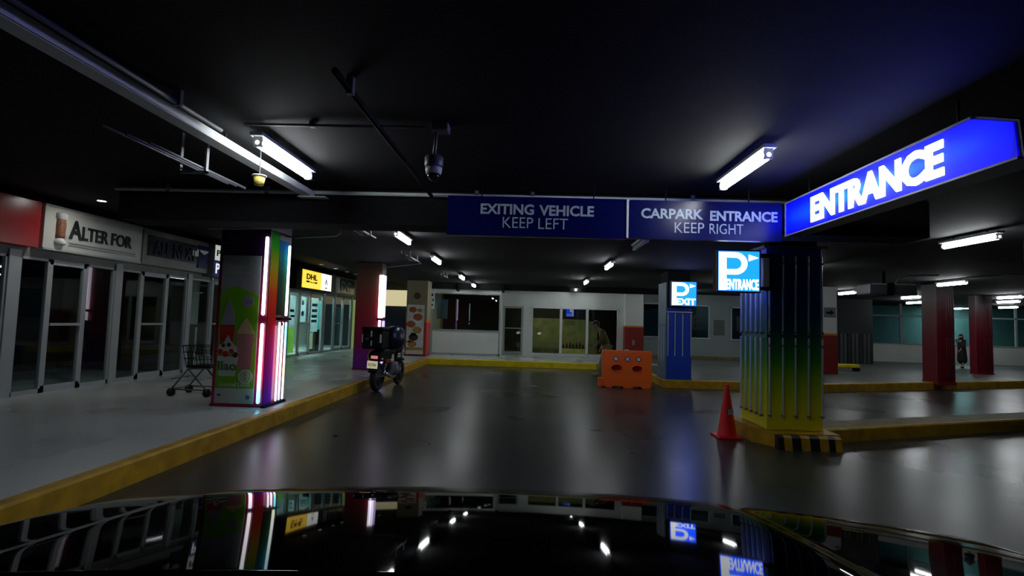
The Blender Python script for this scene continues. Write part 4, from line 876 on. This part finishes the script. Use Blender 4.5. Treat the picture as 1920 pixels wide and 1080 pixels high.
for s in (-1, 1):
    h = mc('grip', MB().tube([(s*.36, .34, 1.02), (s*.26, .42, 1.01)], .02), M['rubber'])
    mc('mirror', MB().tube([(s*.26, .42, 1.01), (s*.33, .46, 1.16)], .007, 6).bbox(s*.35-.06, s*.35+.06, .44, .47, 1.14, 1.21, .015), M['black'])
mc('headlamp', MB().lathe((0, .58, .88), [(.001, .1), (.09, .08), (.09, 0), (.05, -.08), (.001, -.1)], 16, 'y'), M['chrome'])
mc('front_mudguard', MB().prism([(.42, .5), (.55, .60), (.70, .62), (.85, .56), (.84, .54), (.7, .59), (.56, .57), (.44, .48)], -.06, .06, 'yz'), M['black'])
mc('side_cover', MB().bbox(.11, .145, -.55, -.25, .56, .66, .02), M['redp'], lab='red side cover')
# top box
t = thing('top_box', 'black delivery box with white reflective strips on the motorcycle rear', 'box', (-3.16, 11.0, .87))
tb = Matrix.Translation((-3.12, 11.0, 0)) @ Matrix.Rotation(-.10, 4, 'Z')
def tbx(name, mb, m): return build(name, mb.xf(tb), m, t)
tbx('case', MB().bbox(-.27, .17, -.20, .22, .87, 1.24, .035, 3), M['black']); tbx('lid', MB().bbox(-.28, .18, -.21, .23, 1.24, 1.32, .03, 3), M['black'])
tbx('reflective_strip', MB().box(-.26, -.24, -.206, -.20, 1.0, 1.17), M['stick']); tbx('reflective_strip', MB().box(.12, .155, -.206, -.20, 1.0, 1.17), M['stick'])
tbx('reflective_strip', MB().box(-.075, -.045, -.206, -.20, 1.12, 1.24).box(-.07, -.045, -.206, -.20, .94, 1.04), M['stick'])
tbx('badge', MB().box(-.18, -.12, -.204, -.20, 1.06, 1.09), M['grey'])
t = thing('covered_bag', 'dark blue bulging bag on the motorcycle seat right of the delivery box', 'bag', (-2.98, 11.45, .86))
bg = MB().lathe((-2.90, 11.5, .86), [(.001, 0), (.16, .01), (.22, .10), (.23, .25), (.20, .38), (.12, .46), (.001, .49)], 20)
for i, v in enumerate(bg.v): bg.v[i] = (v[0]+.015*math.sin(v[2]*23+v[1]*9), v[1]+.02*math.sin(v[2]*17), v[2])
build('sack', bg, M['navyp'], t); build('strap', MB().tube([(-3.0, 11.32, 1.2), (-2.9, 11.27, 1.0), (-2.85, 11.29, .92)], .012, 6), M['rubber'], t)
# small yellow disc seen left of the bike
t = thing('helmet', 'yellow brown helmet hanging at the left of the motorcycle', 'helmet', (-3.32, 11.3, .62))
build('shell', MB().lathe((-3.27, 11.25, .60), [(.10, 0), (.125, .06), (.12, .14), (.08, .21), (.001, .235)], 20), M['amber'], t)
build('visor', MB().box(-3.34, -3.20, 11.12, 11.15, .64, .72), M['black'], t)
# ---- shopping trolley
t = thing('shopping_trolley', 'black folding shopping trolley left of the ice cream poster pillar', 'trolley', (-5.25, 8.4, ZW))
def bar(*p, r=.012, m='grey', n='frame_bar'): build(n, MB().tube(p, r, 8), M[m], t)
for s in (-.22, .22):
    y = 8.45+s
    bar((-5.55, y, .30), (-5.30, y, .62), (-4.95, y, .64)); bar((-5.0, y, .30), (-5.30, y, .62)); bar((-5.55, y, .30), (-4.98, y, .30))
    for x in (-5.55, -4.98):
        c = build('wheel', MB().lathe((x, y, ZW+.065), [(.03, -.015), (.065, -.015), (.065, .015), (.03, .015)], 16, 'y'), M['rubber'], t)
        build('fork', MB().box(x-.012, x+.012, y-.025, y+.025, ZW+.08, ZW+.13), M['grey'], c)
    bar((-4.95, y, .64), (-4.90, y, 1.05))
bar((-5.30, 8.23, .62), (-5.30, 8.67, .62)); bar((-5.55, 8.23, .30), (-5.55, 8.67, .30)); bar((-5.56, 8.23, .46), (-5.56, 8.67, .46), r=.008)
bar((-4.90, 8.23, 1.05), (-4.90, 8.67, 1.05), r=.016, m='black', n='handle')
build('basket_base', MB().bbox(-5.35, -4.93, 8.24, 8.66, .64, .67, .01), M['black'], t)
bw = MB()
for k in range(8):
    x = -5.36+.06*k
    bw.tube([(x, 8.25, .66), (x-.04, 8.22, .98)], .004, 5); bw.tube([(x, 8.65, .66), (x-.04, 8.68, .98)], .004, 5)
for k in range(6):
    y = 8.28+.07*k; bw.tube([(-5.36, y, .66), (-5.45, y, .98)], .004, 5)
for z, e in ((.78, .02), (.88, .035), (.98, .05)):
    bw.tube([(-5.37-e, 8.25-e*.5, z), (-4.92, 8.25-e*.5, z)], .005, 5); bw.tube([(-5.37-e, 8.65+e*.5, z), (-4.92, 8.65+e*.5, z)], .005, 5); bw.tube([(-5.37-e, 8.25-e*.5, z), (-5.37-e, 8.65+e*.5, z)], .005, 5)
build('basket', bw, M['black'], t)
# floor mat left foreground
# ---- road marks
build('floor_plate', MB().box(-.05, .25, 12.7, 12.9, .0, .006), M['conc'], None, 'small pale metal plate set in the drive', None, 'plate')
build('pebble', MB().lathe((-2.4, 6.75, 0), [(.001, 0), (.03, .004), (.02, .012), (.001, .014)], 8), M['black'], None, 'tiny dark lump of debris on the drive near the left curb', None, 'debris')

# ================================================================ PEOPLE
def skinned(name, pts, edges, radii, m, parent, sub=2):
    off = root_of(parent); me = bpy.data.meshes.new(name); me.from_pydata([tuple(Vector(p)-off) for p in pts], edges, []); me.materials.append(m)
    o = bpy.data.objects.new(name, me); COL.objects.link(o); o.parent = parent; WORLD[o.name] = off
    sk = o.modifiers.new('skin', 'SKIN'); sk.use_smooth_shade = True
    ss = o.modifiers.new('sub', 'SUBSURF'); ss.levels = sub; ss.render_levels = sub
    for i, r in enumerate(radii):
        me.skin_vertices[0].data[i].radius = (r, r) if not isinstance(r, tuple) else r
    me.skin_vertices[0].data[0].use_root = True
    return o
def person(name, label, origin, facing, J, mats, hair=True, scale=1.):
    """J: joint dict in a local frame, x = forward, y = left, z = up"""
    t = thing(name, label, 'person', origin); rz = Matrix.Rotation(facing, 4, 'Z')
    def P(k): return tuple(Vector(origin) + (rz @ Vector(J[k] if isinstance(k, str) else k))*scale)
    pts = []; rad = []; ed = []
    def chain(keys, rs, start=None):
        prev = start
        for k, r in zip(keys, rs):
            pts.append(P(k)); rad.append(r*scale if not isinstance(r, tuple) else tuple(q*scale for q in r))
            if prev is not None: ed.append((prev, len(pts)-1))
            prev = len(pts)-1
        return prev
    chain(['pelvis', 'waist', 'chest', 'neck', 'chin'], [.12, .11, .13, .055, .05]); ch = 2
    for s in ('l', 'r'):
        chain([s+'hip', s+'knee', s+'ankle', s+'toe'], [.085, .058, .040, .035], 0)
        chain([s+'sho', s+'elb', s+'wri'], [.058, .042, .028], ch); wi = len(pts)-1
        w_ = Vector(J[s+'wri']); d_ = (w_-Vector(J[s+'elb'])).normalized(); sd = d_.orthogonal().normalized()
        palm = w_+d_*.06
        pts.append(P(palm)); rad.append((.03*scale, .018*scale)); ed.append((wi, len(pts)-1)); pi_ = len(pts)-1
        for q, (o_, ln) in enumerate(((-.027, .065), (-.009, .075), (.009, .07), (.027, .055))):
            a = palm+sd*o_+d_*.03; b = a+d_*ln*.5; c = b+d_*ln*.4+Vector((0, 0, -.008))
            for k2, v in enumerate((a, b, c)):
                pts.append(P(v)); rad.append(.0095*scale); ed.append((pi_ if k2 == 0 else len(pts)-2, len(pts)-1))
        a = w_+d_*.03+sd*.035; b = a+d_*.035+sd*.012
        pts.append(P(a)); rad.append(.011*scale); ed.append((pi_, len(pts)-1)); pts.append(P(b)); rad.append(.010*scale); ed.append((len(pts)-2, len(pts)-1))
    body = skinned('body', pts, ed, rad, mats['skin'], t, 1)
    # head
    hc = Vector(J['head']); f = Vector(J.get('look', (1, 0, -.1))).normalized()
    bm = bmesh.new(); bmesh.ops.create_icosphere(bm, subdivisions=3, radius=1)
    for v in bm.verts:
        x, y, z = v.co; k = 1-.22*max(0, -z)
        v.co = Vector((x*.098*k, y*.078*k, z*.118))
        if x > .8 and abs(y) < .22 and -.35 < z < .1: v.co.x += .02       # nose
        if x > .7 and abs(z-.12) < .15 and abs(abs(y)-.35) < .18: v.co.x -= .008   # eye sockets
        if x > .75 and -.55 < z < -.42: v.co.x += .004
    q = f.to_track_quat('X', 'Z').to_matrix().to_4x4()
    mtx = Matrix.Translation(hc) @ q
    def loc2(mb): return mb.xf(Matrix.Translation(origin) @ rz @ Matrix.Scale(scale, 4) @ mtx)
    bm.verts.index_update()
    hd = build('head', loc2(MB().add([v.co[:] for v in bm.verts], [[v.index for v in f_.verts] for f_ in bm.faces], True)), mats['skin'], t)
    for s in (-1, 1):
        build('ear', loc2(MB().lathe((0, s*.078, 0), [(.001, -.01), (.022, -.006), (.026, .004), (.001, .012)], 10, 'y')), mats['skin'], hd)
        build('eye', loc2(MB().lathe((.088, s*.03, .014), [(.001, -.004), (.011, 0), (.001, .006)], 8, 'x')), M['black'], hd)
    build('mouth', loc2(MB().box(.086, .095, -.02, .02, -.062, -.056)), M['maroon'], hd)
    if True:
        vs = []
        for v in bm.verts:
            c = Vector(v.co); c *= 1.1; c.x -= .012; c.z += .008; vs.append(c)
        fs = [[v.index for v in f_.verts] for f_ in bm.faces if (f_.calc_center_median().z > .035 or f_.calc_center_median().x < -.01) and f_.calc_center_median().z > mats.get('hair_low', -.05)]
        h = build('hair', loc2(MB().add(vs, fs, True)), M['hair'], t); sd2 = h.modifiers.new('s', 'SOLIDIFY'); sd2.thickness = .02; sd2.offset = -1
    bm.free()
    # clothes
    def cloth(nm, chains, m_, sub=2):
        pts = []; rad = []; ed = []; first = None
        for keys, rs, start in chains:
            prev = start
            for k, r in zip(keys, rs):
                pts.append(P(k)); rad.append(r*scale)
                if prev is not None: ed.append((prev, len(pts)-1))
                prev = len(pts)-1
        return skinned(nm, pts, ed, rad, m_, t, sub)
    lerp = lambda a, b, k: tuple(Vector(J[a]).lerp(Vector(J[b]), k))
    if mats.get('gown'):
        cloth('robe', [(['chest', 'waist', 'pelvis', 'hem_a', 'hem_b'], [.15, .15, .17, .20, .22], None)] + [([s+'sho', s+'elb', lerp(s+'elb', s+'wri', .85)], [.075, .065, .055], 0) for s in 'lr'], mats['top'])
        cloth('headscarf', [(['neck', 'head'], [.09, .125], None), ([tuple(Vector(J['neck'])+Vector((-.06, 0, -.12)))], [.12], 0)], mats['top'])
    else:
        e = mats.get('sleeve', .95)
        cloth('shirt', [(['chest', 'waist', 'pelvis'], [.155, .14, .145], None)] + [([s+'sho', lerp(s+'sho', s+'elb', e)] if e < 1 else [s+'sho', s+'elb', lerp(s+'elb', s+'wri', .8)], [.078, .066, .05], 0) for s in 'lr'], mats['top'])
        cloth('trousers', [(['pelvis'], [.135], None)] + [([s+'hip', s+'knee', lerp(s+'knee', s+'ankle', .85)], [.10, .078, .062], 0) for s in 'lr'], mats['bottom'])
    for s in 'lr':
        a = Vector(J[s+'ankle']); b = Vector(J[s+'toe'])
        skinned('shoe', [P(a+Vector((-.03, 0, -.035))), P((a+b)/2+Vector((0, 0, -.01))), P(b)], [(0, 1), (1, 2)], [.045*scale, .045*scale, .036*scale], mats['shoe'], t, 2)
    return t
J1 = dict(pelvis=(0, 0, .88), waist=(.06, 0, 1.02), chest=(.16, 0, 1.24), neck=(.25, 0, 1.40), chin=(.29, 0, 1.46), head=(.33, 0, 1.52), look=(1, 0, -.5),
          lhip=(0, .09, .84), lknee=(.10, .09, .47), lankle=(-.12, .09, .12), ltoe=(.04, .09, .035),
          rhip=(0, -.09, .84), rknee=(.14, -.09, .48), rankle=(.24, -.09, .09), rtoe=(.40, -.09, .035),
          lsho=(.16, .18, 1.34), lelb=(.20, .22, 1.07), lwri=(.36, .20, .93), rsho=(.16, -.18, 1.34), relb=(.04, -.22, 1.09), rwri=(.14, -.22, .86))
person('person', 'person in olive shirt and khaki trousers stooping and walking left behind orange barrier', (2.27, 15.6, 0), PI, J1,
       dict(skin=M['skin'], top=M['olivecloth'], bottom=M['khaki'], shoe=M['khaki'], sleeve=1.), scale=.98)
J2 = dict(pelvis=(0, 0, .84), waist=(0, 0, .98), chest=(.02, 0, 1.18), neck=(.03, 0, 1.34), chin=(.05, 0, 1.40), head=(.05, 0, 1.46), look=(1, 0, -.1), hem_a=(0, 0, .5), hem_b=(0, 0, .16),
          lhip=(0, .09, .8), lknee=(.08, .09, .45), lankle=(.06, .09, .08), ltoe=(.2, .09, .035), rhip=(0, -.09, .8), rknee=(.02, -.09, .45), rankle=(-.12, -.09, .10), rtoe=(.02, -.09, .035),
          lsho=(.02, .17, 1.28), lelb=(.16, .22, 1.05), lwri=(.34, .22, .86), rsho=(.02, -.17, 1.28), relb=(-.08, -.2, 1.04), rwri=(-.02, -.2, .8))
person('person', 'dark silhouetted person in black robe and headscarf walking left before the low white wall', (17.55, 22.3, ZW), PI+.2, J2,
       dict(skin=M['skin'], top=M['blackcloth'], bottom=M['blackcloth'], shoe=M['black'], gown=True), scale=.86)

# ================================================================ OWN CAR
t = thing('car', 'glossy black car bonnet filling the bottom of the view', 'car', (0, 1.0, 0))
K = .80     # bonnet drawn at full size, then set to the size of this car
def hz(x, y):
    x /= K; y /= K
    y_ = min(y, 1.75); n = 24; st = (1.75-y_)/n; z = .975
    for k in range(n):
        yy = 1.75-(k+.5)*st; q = max(0, (yy-.92)/.83); z += (.118+.182*q**3)*st
    if y > 1.75: d_ = y-1.75; z -= .30*d_+2.6*d_*d_
    ax = abs(x); z -= .045*ax*ax
    if ax > 1.22: z -= 5*(ax-1.22)**2
    ax = abs(x+.17); xc = .77-.03*(y-1.0)
    z += .014/(1+math.exp((ax-xc)/.012))*min(1, max(0, (1.95-y)/.5)) - .014   # raised middle with a crease
    return 1.5-(1.5-z)*K
def sheet_surface(name, Xs, Ys, f):
    vs = [(x, y, f(x, y)) for y in Ys for x in Xs]; n = len(Xs)
    fs = [(j*n+i, j*n+i+1, (j+1)*n+i+1, (j+1)*n+i) for j in range(len(Ys)-1) for i in range(n-1)]
    o = build(name, MB().add(vs, fs, True), M['carpaint'], t); sd = o.modifiers.new('s', 'SOLIDIFY'); sd.thickness = .008; sd.offset = -1
X = [-1.07+2.14*i/169 for i in range(170)]
sheet_surface('bonnet', X, [K*(.80+1.3*j/64) for j in range(65)], hz)
sheet_surface('cowl', X, [K*(.50+.34*j/8) for j in range(9)], lambda x, y: hz(x, K*.82)-.016+.13*(K*.82-y))
build('front_bumper', MB().bbox(-.98, .98, 1.50, 1.78, .28, .62, .06, 3), M['black'], t)
build('grille', MB().box(-.55, .55, 1.55, 1.62, .62, .80), M['grey'], t)
for s in (-1, 1):
    build('side_panel', MB().bbox(s*1.0-.04, s*1.0+.04, .2, 1.45, .35, .85, .03), M['carpaint'], t)
    build('headlight', MB().bbox(s*.80-.15, s*.80+.15, 1.56, 1.66, .63, .78, .03), emit('headlight_lens', (1, .95, .75), 6), t)
    build('front_wheel', MB().lathe((s*.86, 1.0, .36), [(.22, -.1), (.34, -.1), (.36, -.06), (.36, .06), (.34, .1), (.22, .1), (.001, .08)], 28, 'x'), M['rubber'], t)
build('floor_pan', MB().box(-.95, .95, .2, 1.5, .30, .36), M['black'], t)
print('objects', len(bpy.data.objects))
